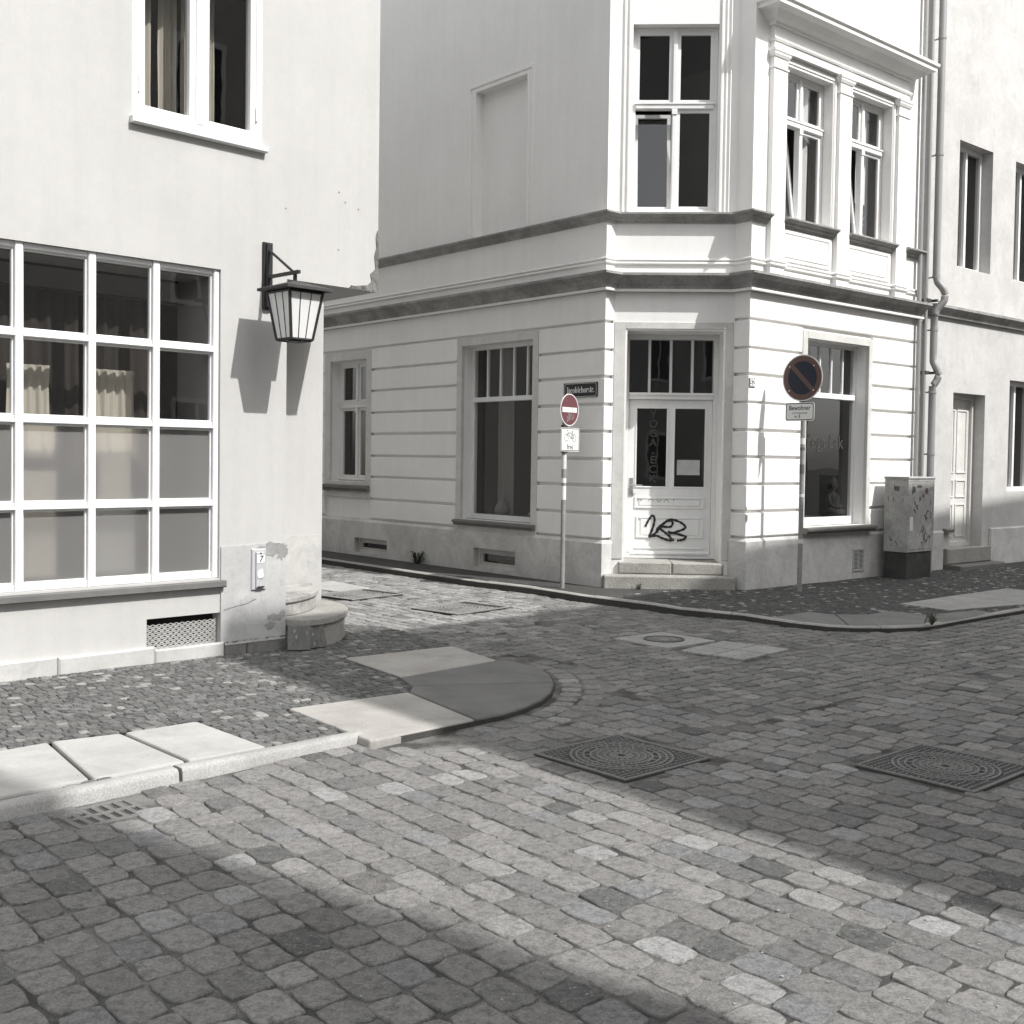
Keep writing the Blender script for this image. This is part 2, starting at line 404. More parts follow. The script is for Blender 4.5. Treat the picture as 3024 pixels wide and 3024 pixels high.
# ground-floor and upper wall sheets
BASE = -.045
hA = [(5.58, 6.71, 1.32, 3.382, .20-.03), (1.41, 3.0, .83, 3.415, .20-.03)]
hA_up = [(1.60, 2.74, 4.96, 7.13, .14)]
hB = [(1.28, 2.80, .86, 3.44, .17)]
hB_up = [(.66, 1.75, 4.98, 6.98, .15), (2.17, 3.27, 4.98, 6.98, .15)]
hC = [(.172, 1.435, .05, 3.452, .62)]; hC_up = [(.185, 1.30, 5.0, 7.42, .13)]
mb = MB()
wallsheet(mb, FA, .045, AEND, .6, 4.05, [(h[0], h[1], h[2], h[3], h[4]) for h in hA], BASE)
wallsheet(mb, FS1, .045, .19, .0, 4.05, (), BASE)
wallsheet(mb, FC, -.02, LC+.02, .0, 4.05, hC, 0)
wallsheet(mb, FS2, -.01, .23, .0, 4.05, (), BASE)
wallsheet(mb, FB, .045, BEND, .6, 4.05, hB, BASE)
wallsheet(mb, FA, 0, AEND, 4.05, ZTOP, hA_up, 0); mb.quad(FA, 1.60, 2.74, -.14, 4.96, 7.13)
wallsheet(mb, FS1, 0, .171, 4.05, ZTOP, (), 0)
wallsheet(mb, FC, 0, LC, 4.05, ZTOP, hC_up, 0)
wallsheet(mb, FS2, 0, .26, 4.05, ZTOP, (), 0)
wallsheet(mb, FB, 0, BEND, 4.05, ZTOP, hB_up, 0)
# end and back walls so the block is solid
FE = Fr(endB, (-nB).to_tuple()[:2]); mb.quad(FE, 0, 9, 0, 0, ZTOP)
FR = Fr(farA, dB, -dA); mb.quad(FR, 0, 9, 0, 0, ZTOP)
mb.build('wall', M['wall'], house)
rf = MB(); top = [farA+nA*.3, cA+nA*.3, cB+nB*.3, endB+nB*.3, endB-nB*9, farA+dB*9]
rf.add([(p.x, p.y, ZTOP+.01) for p in top], [tuple(range(6))]); rf.add([(p.x, p.y, ZTOP+.2) for p in top], [tuple(range(6))])
for i in range(6):
    a, b = top[i], top[(i+1) % 6]; rf.add([(a.x, a.y, ZTOP+.01), (b.x, b.y, ZTOP+.01), (b.x, b.y, ZTOP+.2), (a.x, a.y, ZTOP+.2)], [(0, 1, 2, 3)])
rf.build('roof', M['roof'], house)

# rusticated bands
gA = [.70, 1.037, 1.403, 1.756, 2.118, 2.470, 2.834, 3.190, 3.553]
gB = [.758, 1.095, 1.454, 1.806, 2.159, 2.520, 2.880, 3.225, 3.595]
mb = MB(); G = .018
def band(path, z0, z1): mb.sweep(path, [(BASE-.005, z0), (-.010, z0), (-.003, z0+.004), (0, z0+.013), (0, z1-.006), (-.004, z1-.001), (-.012, z1), (BASE-.005, z1)])
def pa(u): return cA+dA*u
def pb(u): return cB+dB*u
e1 = P1+dB*.0; e2 = P2
def jit(): return random.uniform(-.004, .004)
for i in range(8):
    z0, z1 = gA[i]+G, gA[i+1]-G
    band([pa(1.285), cA, e1], z0+jit(), z1+jit())
    band([pa(5.43), pa(3.125)], z0+jit(), z1+jit())
    band([pa(AEND), pa(6.88)], z0+jit(), z1+jit())
    z0, z1 = gB[i]+G, gB[i+1]-G
    band([e2, cB, pb(1.16)], z0+jit(), z1+jit())
    band([pb(2.90), pb(BEND)], z0+jit(), z1+jit())
# friezes under the cornice
mb.sweep([pa(AEND), cA, e1], [(BASE-.005, gA[8]+G), (-.006, gA[8]+G), (0, gA[8]+G+.012), (0, 3.99), (BASE-.005, 3.99)])
mb.sweep([e2, cB, endB], [(BASE-.005, gB[8]+G), (-.006, gB[8]+G), (0, gB[8]+G+.012), (0, 3.97), (BASE-.005, 3.97)])
mb.build('banded_render', M['wall'], house)

# window surrounds
def surround(F, a, b, ia, ib, z0, z1, iz0, iz1):
    mb = MB()
    mb.bevbox(F, a, ia, BASE-.002, .010, z0, z1, .006); mb.bevbox(F, ib, b, BASE-.002, .010, z0, z1, .006)
    mb.bevbox(F, ia, ib, BASE-.002, .010, iz1, z1, .006)
    if iz0 > z0: mb.bevbox(F, ia, ib, BASE-.002, .010, z0, iz0, .006)
    mb.build('surround', M['trim'], house)
surround(FA, 5.43, 6.88, 5.58, 6.71, 1.04, 3.515, 1.32, 3.382)
surround(FA, 1.29, 3.12, 1.41, 3.0, .68, 3.515, .83, 3.415)
surround(FB, 1.165, 2.895, 1.28, 2.80, .72, 3.545, .86, 3.44)
mb = MB()
for a, b, c_, d_, k in ((1.56, 1.60, 4.96, 7.17, 0), (2.74, 2.78, 4.96, 7.17, 0)): mb.bevbox(FA, a, b, -.002, .012, c_, d_, .004)
mb.bevbox(FA, 1.60, 2.74, -.002, .012, 7.13, 7.17, .004)
mb.bevbox(FA, 1.46, 1.50, -.002, .010, 4.94, 7.19, .004); mb.bevbox(FA, 2.86, 2.90, -.002, .016, 4.94, 7.25, .004); mb.bevbox(FA, 1.50, 2.86, -.002, .016, 7.20, 7.25, .004)
mb.build('niche_moulding', M['wall'], house)
# upper chamfer window mouldings
mb = MB()
for a, b in ((.065, .095), (.125, .17), (1.32, 1.36), (1.385, 1.41), (1.44, 1.462)): mb.bevbox(FC, a, b, -.002, .022, 4.985, 7.75, .008)
mb.build('jamb_moulding', M['wall'], house)
# door surround
mb = MB()
mb.bevbox(FC, .0, .15, -.002, .012, .44, 3.56, .004); mb.bevbox(FC, 1.455, LC, -.002, .012, .44, 3.56, .004); mb.bevbox(FC, .15, 1.455, -.002, .012, 3.47, 3.56, .004)
mb.build('surround', M['trim'], house)
# blocked niche on the side front is part of the wall; window sills
def sill(F, a, b, z0, z1, out):
    mb = MB()
    mb.sweep([F.p(b, 0, 0), F.p(a, 0, 0)] if (F is FA) else [F.p(a, 0, 0), F.p(b, 0, 0)], [(-.16, z0+.02), (out-.03, z0), (out-.03, z0+(z1-z0)*.35), (out, z0+(z1-z0)*.5), (out, z1-.012), (out-.012, z1), (-.16, z1+.02)])
    mb.build('sill', M['sillstone'], house)
sill(FA, 5.44, 6.86, 1.145, 1.25, .09)
sill(FA, 1.30, 3.10, .735, .815, .09)
sill(FB, 1.21, 2.93, .765, .845, .13)

# plinth with cellar openings
mb = MB(); PT = .675
hcel = [(4.89, 5.86, .12, .37, .11), (1.695, 2.64, .12, .415, .11)]
wallsheet(mb, FA, -.03, AEND, -.05, PT-.03, hcel, .03)
wallsheet(mb, FS1, -.03, .155, -.05, PT-.03, (), .03)
wallsheet(mb, FS2, .012, .29, -.05, PT+.03, (), .03)
wallsheet(mb, FB, -.03, BEND, -.05, PT+.03, (), .03)
mb.sweep([pa(AEND), cA, e1], [(-.03, PT+.012), (.0, PT+.01), (.03, PT-.03), (-.03, PT-.03)])
mb.sweep([e2, cB, endB], [(-.03, PT+.07), (.0, PT+.068), (.03, PT+.03), (-.03, PT+.03)])
mb.build('plinth', M['wall_plinth'], house)
for h in hcel:
    mb = MB(); rectframe(mb, FA, h[0], h[1], h[2], h[3], .055, -.14, -.055); rectframe(mb, FA, h[0]+.055, h[1]-.055, h[2]+.055, h[3]-.055, .03, -.13, -.075)
    w = mb.build('cellar_window', M['trim'], house)
    g = MB(); g.quad(FA, h[0]+.08, h[1]-.08, -.11, h[2]+.08, h[3]-.08); g.build('pane', M['glass'], w)
    interior(FA, h[0], h[1], h[2], h[3], -.145, w, .6, 'dark', 0)

# cornices and string courses, all swept round the corner
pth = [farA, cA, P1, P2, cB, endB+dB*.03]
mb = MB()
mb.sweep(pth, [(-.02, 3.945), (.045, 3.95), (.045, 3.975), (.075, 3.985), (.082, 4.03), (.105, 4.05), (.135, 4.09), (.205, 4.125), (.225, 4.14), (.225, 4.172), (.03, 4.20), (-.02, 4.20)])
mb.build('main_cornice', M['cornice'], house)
mb = MB()
mb.sweep(pth, [(.0451, 3.948), (.085, 3.948), (.09, 3.952), (.09, 3.978), (.085, 3.982), (.0451, 3.982)])
bead = []
for zc in (4.325, 4.372):
    bead += [(.002, zc-.020), (.020, zc-.017), (.030, zc-.004), (.028, zc+.008), (.018, zc+.018), (.002, zc+.022)]
bead = [(-.01, 4.30)]+bead+[(-.01, 4.397)]
mb.sweep(pth, bead)
mb.build('string_course', M['wall'], house)
# upper sill cornice: breaks round the projecting window bay
UC = [(-.02, 4.845), (.03, 4.85), (.035, 4.87), (.06, 4.885), (.072, 4.91), (.115, 4.935), (.13, 4.945), (.13, 4.968), (.02, 4.985), (-.02, 4.985)]
mb = MB()
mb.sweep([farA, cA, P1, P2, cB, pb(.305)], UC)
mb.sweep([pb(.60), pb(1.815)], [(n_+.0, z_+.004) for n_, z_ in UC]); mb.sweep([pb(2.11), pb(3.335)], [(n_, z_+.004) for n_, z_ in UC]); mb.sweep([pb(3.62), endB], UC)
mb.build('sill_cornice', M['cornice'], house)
# pilasters of the window bay
for a, b in ((.305, .60), (1.816, 2.11), (3.337, 3.62)):
    mb = MB()
    mb.box(FB, a, b, -.01, .075, 4.201, 7.06)
    mb.sweep([FB.p(a, -.01, 0), FB.p(a, .075, 0), FB.p(b, .075, 0), FB.p(b, -.01, 0)], bead)
    mb.sweep([FB.p(a, -.01, 0), FB.p(a, .075, 0), FB.p(b, .075, 0), FB.p(b, -.01, 0)], [(-.005, 6.85), (.012, 6.853), (.016, 6.865), (.012, 6.878), (-.005, 6.88)])
    mb.sweep([FB.p(a, -.01, 0), FB.p(a, .075, 0), FB.p(b, .075, 0), FB.p(b, -.01, 0)], [(-.005, 7.0), (.012, 7.0), (.03, 7.035), (.03, 7.05), (.042, 7.07), (.042, 7.10), (-.005, 7.10)])
    mb.build('pilaster', M['wall'], house)
mb = MB()
# entablature and hood cornice of the bay
mb.box(FB, .305, 3.62, -.01, .072, 7.10, 7.62)
mb.sweep([FB.p(.305, 0, 0), FB.p(.305, .072, 0), FB.p(3.62, .072, 0), FB.p(3.62, 0, 0)], [(-.005, 7.20), (.015, 7.20), (.028, 7.225), (.028, 7.24), (-.005, 7.245)])
mb.sweep([FB.p(.305, 0, 0), FB.p(.305, .072, 0), FB.p(3.62, .072, 0), FB.p(3.62, 0, 0)], [(-.005, 7.40), (.03, 7.40), (.045, 7.43), (.10, 7.46), (.18, 7.52), (.27, 7.55), (.27, 7.60), (.30, 7.62), (.30, 7.66), (-.005, 7.70)])
mb.build('entablature', M['wall'], house)
# window jamb mouldings and apron panels between the pilasters
mb = MB()
for a, b in ((.60, 1.816), (2.11, 3.337)):
    for k in (a+.015, b-.055): mb.bevbox(FB, k, k+.04, -.002, .03, 4.99, 7.0, .010)
    for k, w_ in ((a+.064, .016), (b-.082, .016)): mb.bevbox(FB, k, k+w_, -.03, .016, 4.99, 7.0, .006)
    mb.bevbox(FB, a+.04, b-.04, -.002, .014, 7.01, 7.06, .006)
    u0, u1, z0, z1 = a+.07, b-.14, 4.47, 4.77      # sunk line framing the apron panel
    mb.bevbox(FB, u0, u1, -.001, .022, z0, z1, .004); mb.bevbox(FB, u0-.067, u0-.014, -.001, .022, z0-.055, z1+.06, .004); mb.bevbox(FB, u1+.014, u1+.075, -.001, .022, z0-.055, z1+.06, .004); mb.bevbox(FB, u0-.014, u1+.014, -.001, .022, z1+.014, z1+.06, .004); mb.bevbox(FB, u0-.014, u1+.014, -.001, .022, z0-.055, z0-.014, .004)
mb.build('apron_moulding', M['wall'], house)

# windows
W = casement(FA, house, 5.58, 6.71, 1.32, 3.382, .20, (2.58, 2.68), cur=((5.64, 5.98, 1.36, 3.34, .16, 'curtain_light', 3), (6.0, 6.32, 1.36, 3.34, .16, 'curtain_light', 3)), room='dark')
W = shopwindow(FA, house, 1.41, 3.0, .83, 3.415, .20, (2.585, 2.655), bottom=.075)
curtain(FA, 2.35, 2.72, .9, 3.38, -.50, W, 'curtain_dim', 3)
WB = shopwindow(FB, house, 1.28, 2.80, .86, 3.44, .20, (2.655, 2.735), bottom=.11, room='room_dim')
curtain(FB, 2.02, 2.08, .95, 2.4, -.60, WB, 'curtain_light', 1, .02)
mb = MB(); addtext(mb, FB, 2.06, 2.04, -.226, 'Yoga Eck', .27, .002, .95); mb.build('lettering', M['faint'], WB)
casement(FC, house, .185, 1.30, 5.0, 7.42, .13, (6.36, 6.44), ft=.05, tilt=0, room='dark', label='upstairs window over the corner door, one sash tipped open')
for a in (.66, 2.17):
    b = a+1.09 if a < 1 else 3.27
    casement(FB, house, a, b, 4.98, 6.98, .15, (6.27, 6.36), ft=.05, tilt=0, room='room',
             cur=((a+.03, a+.50, 5.0, 6.95, .34, 'curtain_white', 3), (a+.60, a+.86, 5.55 if a > 2 else 5.0, 6.95, .12, 'curtain_white', 2)))
# plant sprig behind the right upper window
mb = MB()
for i in range(7):
    q = FB.p(2.98, -.33, 5.12); e = Vector((random.uniform(-.16, .12), random.uniform(-.05, .05), random.uniform(.15, .30)))
    mb.tube([q, q+e*.5+Vector((0, 0, .05)), q+e], [.006, .005, .003], 5)
mb.tube([FB.p(2.98, -.33, 5.0), FB.p(2.98, -.33, 5.13)], [.05, .065], 10)
tag(mb.build('houseplant', M['curtain_light'], None), 'small spindly plant inside the upstairs window beside the drainpipes', 'plant')

# ---- corner door
mb = MB(); D = -.62; FD = Fr(FC.p(0, D, 0), FC.d, FC.n)
rectframe(mb, FD, .172, 1.435, .41, 3.452, .062, -.06, .10)
mb.bevbox(FD, .234, 1.373, -.06, .13, 2.575, 2.66, .012)
mb.bevbox(FD, .234, 1.373, .10, .155, 2.63, 2.665, .006)
for u in (.51, .80, 1.09): mb.bevbox(FD, u-.017, u+.017, -.03, .06, 2.66, 3.39, .008)
fr = mb.build('door_frame', M['white'], house)
g = MB(); g.quad(FD, .234, 1.373, .0, 2.66, 3.39); g.build('fanlight_pane', M['glass'], fr)
mb = MB(); L0, L1, Z0, Z1 = .238, 1.369, .425, 2.57
GL = [(.352, .758), (.868, 1.275)]; gz = (1.392, 2.455)
holes = [(a, b, gz[0], gz[1], .05) for a, b in GL]
wallsheet(mb, FD, L0, L1, Z0, Z1, holes, .055)
mb.quad(FD, L0, L1, -.0, Z0, gz[0]-.01)
for a, b in GL: rectframe(mb, FD, a-.02, b+.02, gz[0]-.02, gz[1]+.02, .02, .054, .066)
def panel(a, b, z0, z1):
    rectframe(mb, FD, a, b, z0, z1, .03, .054, .070); mb.bevbox(FD, a+.06, b-.06, .054, .066, z0+.035, z1-.035, .008)
panel(.335, 1.285, 1.09, 1.25); panel(.36, 1.275, .685, .98)
mb.bevbox(FD, .34, 1.285, .054, .072, .535, .56, .006)
mb.bevbox(FD, L0+.02, L1-.01, .054, .10, .43, .505, .015)
door = mb.build('door', M['white'], house)
g = MB()
for a, b in GL: g.quad(FD, a, b, .03, *gz)
g.build('pane', M['glass'], door)
mb = MB(); mb.bevbox(FD, .262, .312, .055, .068, 1.255, 1.505, .004, 0)
mb.tube([FD.p(.287, .06, 1.405), FD.p(.287, .115, 1.405), FD.p(.30, .122, 1.405), FD.p(.435, .122, 1.403)], .011, 10)
mb.build('handle', M['chrome'], door)
mb = MB()
for i, ch in enumerate('YOGA-ECK'): addtext(mb, FD, .575, 2.37-i*.128+(.02 if i > 4 else 0), .036, ch, .15, .002, 1.0)
mb.build('lettering', M['faint'], door)
interior(FD, .234, 1.373, .45, 3.4, -.065, fr, 2.5, 'dark', .0)
# graffiti tag
def stroke(mb, F, pts, w, n, sub=6):
    """ribbon through (u,z) points, Catmull-Rom smoothed"""
    Q = []
    for i in range(len(pts)-1):
        p0, p1, p2, p3 = pts[max(i-1, 0)], pts[i], pts[i+1], pts[min(i+2, len(pts)-1)]
        for k in range(sub):
            t = k/sub; Q.append(tuple(.5*((2*p1[j])+(-p0[j]+p2[j])*t+(2*p0[j]-5*p1[j]+4*p2[j]-p3[j])*t*t+(-p0[j]+3*p1[j]-3*p2[j]+p3[j])*t**3) for j in (0, 1)))
    Q.append(pts[-1]); V = []
    for i, q in enumerate(Q):
        a, b = Q[max(i-1, 0)], Q[min(i+1, len(Q)-1)]; dx, dz = b[0]-a[0], b[1]-a[1]; l = math.hypot(dx, dz) or 1
        ww = w*(1+.18*math.sin(i*1.7))*.5
        V += [F.p(q[0]-dz/l*ww, n+.0004*(i % 3), q[1]+dx/l*ww), F.p(q[0]+dz/l*ww, n+.0004*(i % 3), q[1]-dx/l*ww)]
    mb.add(V, [(2*i, 2*i+1, 2*i+3, 2*i+2) for i in range(len(Q)-1)])
mb = MB()
def zd(x, y): return ((x-362)*(1.131/573)+.245, .425+(1583-y)*(2.145/1048))
mb_pts = [[(485, 1380), (505, 1340), (530, 1307), (548, 1325), (540, 1375), (518, 1435), (512, 1442), (545, 1432), (580, 1395), (620, 1350), (660, 1330), (720, 1345), (758, 1372), (752, 1392), (690, 1415), (650, 1425)],
          [(590, 1395), (600, 1380), (660, 1378), (672, 1345), (640, 1340), (590, 1372), (565, 1400), (570, 1420)],
          [(575, 1385), (610, 1410), (650, 1440), (665, 1462)], [(640, 1412), (700, 1425), (765, 1443), (740, 1465), (705, 1470)],
          [(510, 1450), (560, 1440), (600, 1455), (650, 1470), (685, 1465)]]
for i, s_ in enumerate(mb_pts): stroke(mb, FD, [zd(*p) for p in s_], .030, .0725+.0015*i)
mb.build('graffiti_tag', M['spray'], door)
for s_ in ([(440, 1195), (455, 1205), (462, 1192)], [(500, 1210), (520, 1195), (540, 1208)], [(560, 1195), (575, 1212), (592, 1198)], [(610, 1212), (630, 1198), (645, 1215)], [(675, 1195), (680, 1210)]):
    mb = MB(); stroke(mb, FD, [zd(*p) for p in s_], .006, .0675); mb.build('pencil_marking', M['faint'], door)
# steps
mb = MB()
mb.bevbox(FC, -.10, LC+.06, -.2, .24, 0, .245, .018); s1 = mb
sA = MB(); sA.bevbox(FC, .10, .80, -.70, .055, .245, .405, .016); sA.bevbox(FC, .808, 1.48, -.70, .05, .245, .402, .016)
s1.build('step', M['steps'], house, .008); sA.build('step', M['steps'], house, .006)
# ventilation grille in the plinth
mb = MB(); rectframe(mb, FB, 2.45, 2.74, .185, .515, .028, .03, .045, 0)
mb.bevbox(FB, 2.585, 2.605, .03, .043, .213, .487, .003)
for i in range(15):
    z = .222+i*.0185
    for a, b in ((2.48, 2.583), (2.607, 2.712)): mb.add([FB.p(a, .034, z), FB.p(b, .034, z), FB.p(b, .044, z-.008), FB.p(a, .044, z-.008)], [(0, 1, 2, 3)])
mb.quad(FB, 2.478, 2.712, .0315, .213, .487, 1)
mb.build('vent_grille', [M['alu'], M['dark']], house)
# chipped corner of the banding
for q in ([(-.01, 1.06), (.035, 1.05), (.03, .985), (.01, .955), (-.01, .985)], [(-.01, 1.12), (.02, 1.12), (.0, 1.17)]): mb = MB(); mb.poly(FB, q, .001, .004); mb.build('chipped_edge', M['sillstone'], house)
# downpipes
def pipe(pts, r, name='downpipe', lab=None):
    mb = MB(); P = [FB.p(*q) for q in pts]; Q = []
    for i in range(len(P)-1):
        for k in range(4): Q.append(P[i].lerp(P[i+1], k/4))
    Q.append(P[-1]); mb.tube(Q, r, 14)
    o = mb.build(name, M['pipe'], house)
    if lab: o['label'] = lab
    return o
d1 = pipe([(4.02, .07, ZTOP), (4.02, .07, 4.21)], .036)
mb = MB(); mb.tube([FB.p(4.06, .06, 3.94), FB.p(4.06, .06, .06)], .034, 12); mb.build('downpipe', M['pipe'], house)
pipe([(4.19, .085, ZTOP), (4.19, .085, .06)], .032)
d3 = pipe([(4.33, .17, ZTOP), (4.33, .17, 4.62), (4.34, .19, 4.52), (4.40, .25, 4.42), (4.43, .27, 4.34), (4.42, .26, 4.24), (4.36, .17, 4.10), (4.34, .15, 4.0), (4.34, .15, 3.32), (4.36, .18, 3.24), (4.40, .22, 3.12), (4.38, .19, 3.02), (4.34, .15, 2.94), (4.34, .15, .06)], .055)
for z, u in ((6.45, 4.33), (4.60, 4.33), (3.80, 4.34), (2.85, 4.34), (1.9, 4.34), (8.2, 4.33)):
    mb = MB(); mb.tube([FB.p(u, .17 if z > 4.3 else .15, z-.018), FB.p(u, .17 if z > 4.3 else .15, z+.018)], .062, 14); mb.tube([FB.p(u, .0, z), FB.p(u, .12, z)], .012, 8)
    mb.build('pipe_clip', M['pipe'], d3)
for z in (4.24, 3.14):
    mb = MB(); mb.box(FB, 4.17, 4.30, .0, .12, z-.02, z+.03); mb.box(FB, 4.30, 4.36, .04, .20, z-.015, z+.02); mb.build('pipe_clip', M['iron'], d3)

# ================================================================ NEIGHBOURING HOUSE (far right)
nb = thing('neighbour_house', 'white rendered house beyond the drainpipes and utility cabinet, with a dark doorstep', 'house', tuple(FB.p(6, -1, 0)))
mb = MB(); holes = [(5.30, 6.35, .35, 2.9, .25), (7.2, 8.3, 1.3, 3.2, .2), (7.2, 8.3, 4.9, 6.9, .2), (5.3, 6.4, 4.9, 6.9, .2)]
wallsheet(mb, FB, 4.10, 12, -.05, ZTOP, holes, -.02)
FE2 = Fr(FB.p(12, -.02, 0), (-nB).to_tuple()[:2]); mb.quad(FE2, 0, 9, 0, 0, ZTOP)
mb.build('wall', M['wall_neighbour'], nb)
for q in ((4.115, 5.06), (6.6, 12)): mb = MB(); mb.bevbox(FB, q[0], q[1], -.021, .02, -.05, .69, .02); mb.build('plinth', M['wall_plinth'], nb)
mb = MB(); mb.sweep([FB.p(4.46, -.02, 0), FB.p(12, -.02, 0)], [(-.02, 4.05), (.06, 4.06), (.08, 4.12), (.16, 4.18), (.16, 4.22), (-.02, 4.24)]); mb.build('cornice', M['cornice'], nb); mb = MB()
mb.sweep([FB.p(5.08, -.02, 0), FB.p(5.28, -.02, 0)], [(-.02, .66), (.08, .66), (.10, .71), (-.02, .73)])
mb.build('cornice', M['cornice'], nb)
mb = MB(); mb.bevbox(FB, 5.10, 6.55, -.25, .06, .15, .40, .015); mb.build('step', M['steps'], nb)
mb = MB(); mb.bevbox(FB, 5.08, 6.57, -.25, .30, -.02, .145, .015); mb.build('step', M['sillstone'], nb)
mb = MB(); rectframe(mb, FB, 5.30, 6.35, .40, 2.9, .08, -.30, -.20); mb.box(FB, 5.38, 6.27, -.30, -.25, .40, 2.82)
for q in ((.55, 1.1), (1.2, 1.5), (1.6, 2.65)):
    for a in (5.46, 5.86): rectframe(mb, FB, a, a+.33, q[0], q[1], .03, -.251, -.235)
mb.build('door', M['trim'], nb)
for h in holes[1:]:
    mb = MB(); g = MB(); rectframe(mb, FB, h[0], h[1], h[2], h[3], .07, -.28, -.2); mb.box(FB, (h[0]+h[1])/2-.03, (h[0]+h[1])/2+.03, -.28, -.19, h[2]+.07, h[3]-.07)
    g.quad(FB, h[0]+.07, h[1]-.07, -.24, h[2]+.07, h[3]-.07); w = mb.build('window', M['white'], nb); g.build('pane', M['glass'], w); interior(FB, h[0], h[1], h[2], h[3], -.285, w)
mb = MB(); mb.box(FB, 4.10, 12, -9, .3, ZTOP+.02, ZTOP+.25); mb.build('roof', M['roof'], nb)

# ================================================================ LEFT HOUSE
lh = thing('jettied_house', 'cream rendered house with a large white gridded window and a jettied upper floor', 'house', tuple(FL.p(-2, -.5, 0)))
LU0 = -9.0; JZ = 3.29; UJ = 1.005; RE = 1.04
hL = [(-3.45, -.655, .705, 3.295, .05), (-1.31, -.645, .155, .415, .12)]
hLu = [(-1.448, -.268, 4.385, 5.75, .04), (-4.3, -3.1, 4.385, 5.75, .04)]
mb = MB()
wallsheet(mb, FL, LU0, 0, -.05, JZ, hL, 0); wallsheet(mb, FL, LU0, UJ, JZ, 9.5, hLu, 0)
FLr = Fr(cL, -nL, dL); mb.quad(FLr, 0, RE, 0, -.05, JZ)                         # return into the recess
FLb = Fr(FL.p(0, -RE, 0), dL, nL); wallsheet(mb, FLb, 0, 1.14, -.05, JZ, (), 0)    # recessed wall
eL = FL.p(1.14, -RE, 0)
FLs = Fr(eL, dA, Vector((dA.y, -dA.x, 0))); mb.quad(FLs, 0, 12, 0, -.05, JZ)      # side front along the side street
kJ = FL.p(UJ, 0, 0); FLj = Fr(kJ, dA, Vector((dA.y, -dA.x, 0))); mb.quad(FLj, 0, 13.2, 0, JZ, 9.5)
mb.add([FL.p(0-.02, 0, JZ), kJ+Vector((0, 0, JZ)), kJ+dA*2.2+Vector((0, 0, JZ)), FL.p(-.02, -2.0, JZ)], [(0, 1, 2, 3)])
mb.build('wall', M['wall_left'], lh)
mb = MB(); mb.add([FL.p(LU0, .2, 9.51), kJ+nL*.2+dL*.2+Vector((0, 0, 9.51)), kJ+dA*13.2+Vector((0, 0, 9.51)), FL.p(LU0, -9, 9.51)], [(0, 1, 2, 3)])
mb.add([FL.p(LU0, .2, 9.7), kJ+nL*.2+dL*.2+Vector((0, 0, 9.7)), kJ+dA*13.2+Vector((0, 0, 9.7)), FL.p(LU0, -9, 9.7)], [(0, 1, 2, 3)])
mb.build('roof', M['roof'], lh)
# weathered lower strip, dado and base stones
def blob(F, u, z, ru, rz, n, t, k=22, rough=.25):
    ph = [random.uniform(0, 6.28) for _ in range(4)]
    return [(u+ru*math.cos(a)*(1+rough*(.5*math.sin(3*a+ph[0])+.4*math.sin(5*a+ph[1])+.4*math.sin(9*a+ph[2])+.25*math.sin(13*a+ph[3]))),
             z+rz*math.sin(a)*(1+rough*(.5*math.sin(2*a+ph[1])+.4*math.sin(6*a+ph[2])+.4*math.sin(8*a+ph[0])))) for a in [2*math.pi*i/k for i in range(k)]]
def ragged(u0, u1, z0, z1, step=.05, amp=.012):
    n_ = max(3, int((u1-u0)/step)); return [(u0, z0), (u1, z0)]+[(u1-(u1-u0)*i/n_, z1+random.uniform(-amp, amp)) for i in range(n_+1)]
mb = MB(); mb.poly(FL, ragged(-.645, .0, .16, .975, .03, .008), .001, .012); mb.build('dado', M['dado'], lh)
mb = MB(); mb.poly(FLb, ragged(.02, 1.13, -.02, .95, .04, .004), .001, .006); mb.build('dado', M['wall_left_low'], lh)
for a, b, h in ((-5.0, -3.1, .215), (-3.09, -2.05, .205), (-2.045, -1.26, .195), (-1.255, -.62, .165), (-.615, -.40, .15), (-.395, .0, .145)):
    mb = MB(); mb.bevbox(FL, a, b, .0, .035 if a > -1.3 else .05, -.05, h, .014); mb.build('base_stone', M['dirt_shade_stone' if a > -.9 else 'wall_left_low'], lh)
# peeled plaster
for F_, u, z, a, b, n_ in ((FL, -.15, .93, .13, .05, .0135), (FL, -.04, .90, .05, .07, .0140), (FL, -.10, .33, .08, .035, .0135), (FL, -.16, .26, .05, .03, .0140), (FL, -.03, .36, .03, .03, .0145), (FLb, .22, .72, .09, .05, .0075), (FLb, .36, .62, .05, .04, .0075), (FLb, .10, .60, .05, .03, .0080)):
    mb = MB(); mb.poly(F_, blob(F_, u, z, a, b, 0, 0, 26, .38), n_, .003); mb.build('peeled_plaster', M['dado_dark' if F_ is FL else 'wall_left_low'], lh)
mb = MB(); mb.poly(FL, ragged(-.62, -.02, .135, .158, .02, .012), .0355, .004); mb.build('flaking_edge', M['wall_left'], lh)
mb = MB()
mb.poly(FL, [(UJ+.002, JZ-.005), (UJ+.002, 3.80), (UJ-.012, 3.86), (UJ-.03, 3.80), (UJ-.022, 3.70), (UJ-.045, 3.62), (UJ-.03, 3.50), (UJ-.09, 3.45), (UJ-.075, 3.38), (UJ-.12, 3.34), (UJ-.28, JZ+.025), (UJ-.33, JZ-.005)], .001, .007)
for i in range(9):
    u = UJ-random.uniform(.0, .30); z = JZ+random.uniform(-.004, .02); mb.poly(FL, blob(FL, u, z, .024, .012, 0, 0, 9, .6), -.01, .02)
mb.build('broken_corner', M['rubble'], lh)
for pts in ([(-.62, .43), (-.50, .455), (-.40, .47), (-.32, .50)], [(-.34, .49), (-.30, .50)]): mb = MB(); stroke(mb, FL, pts, .006, .0142, 5); mb.build('crack', M['sillstone'], lh)
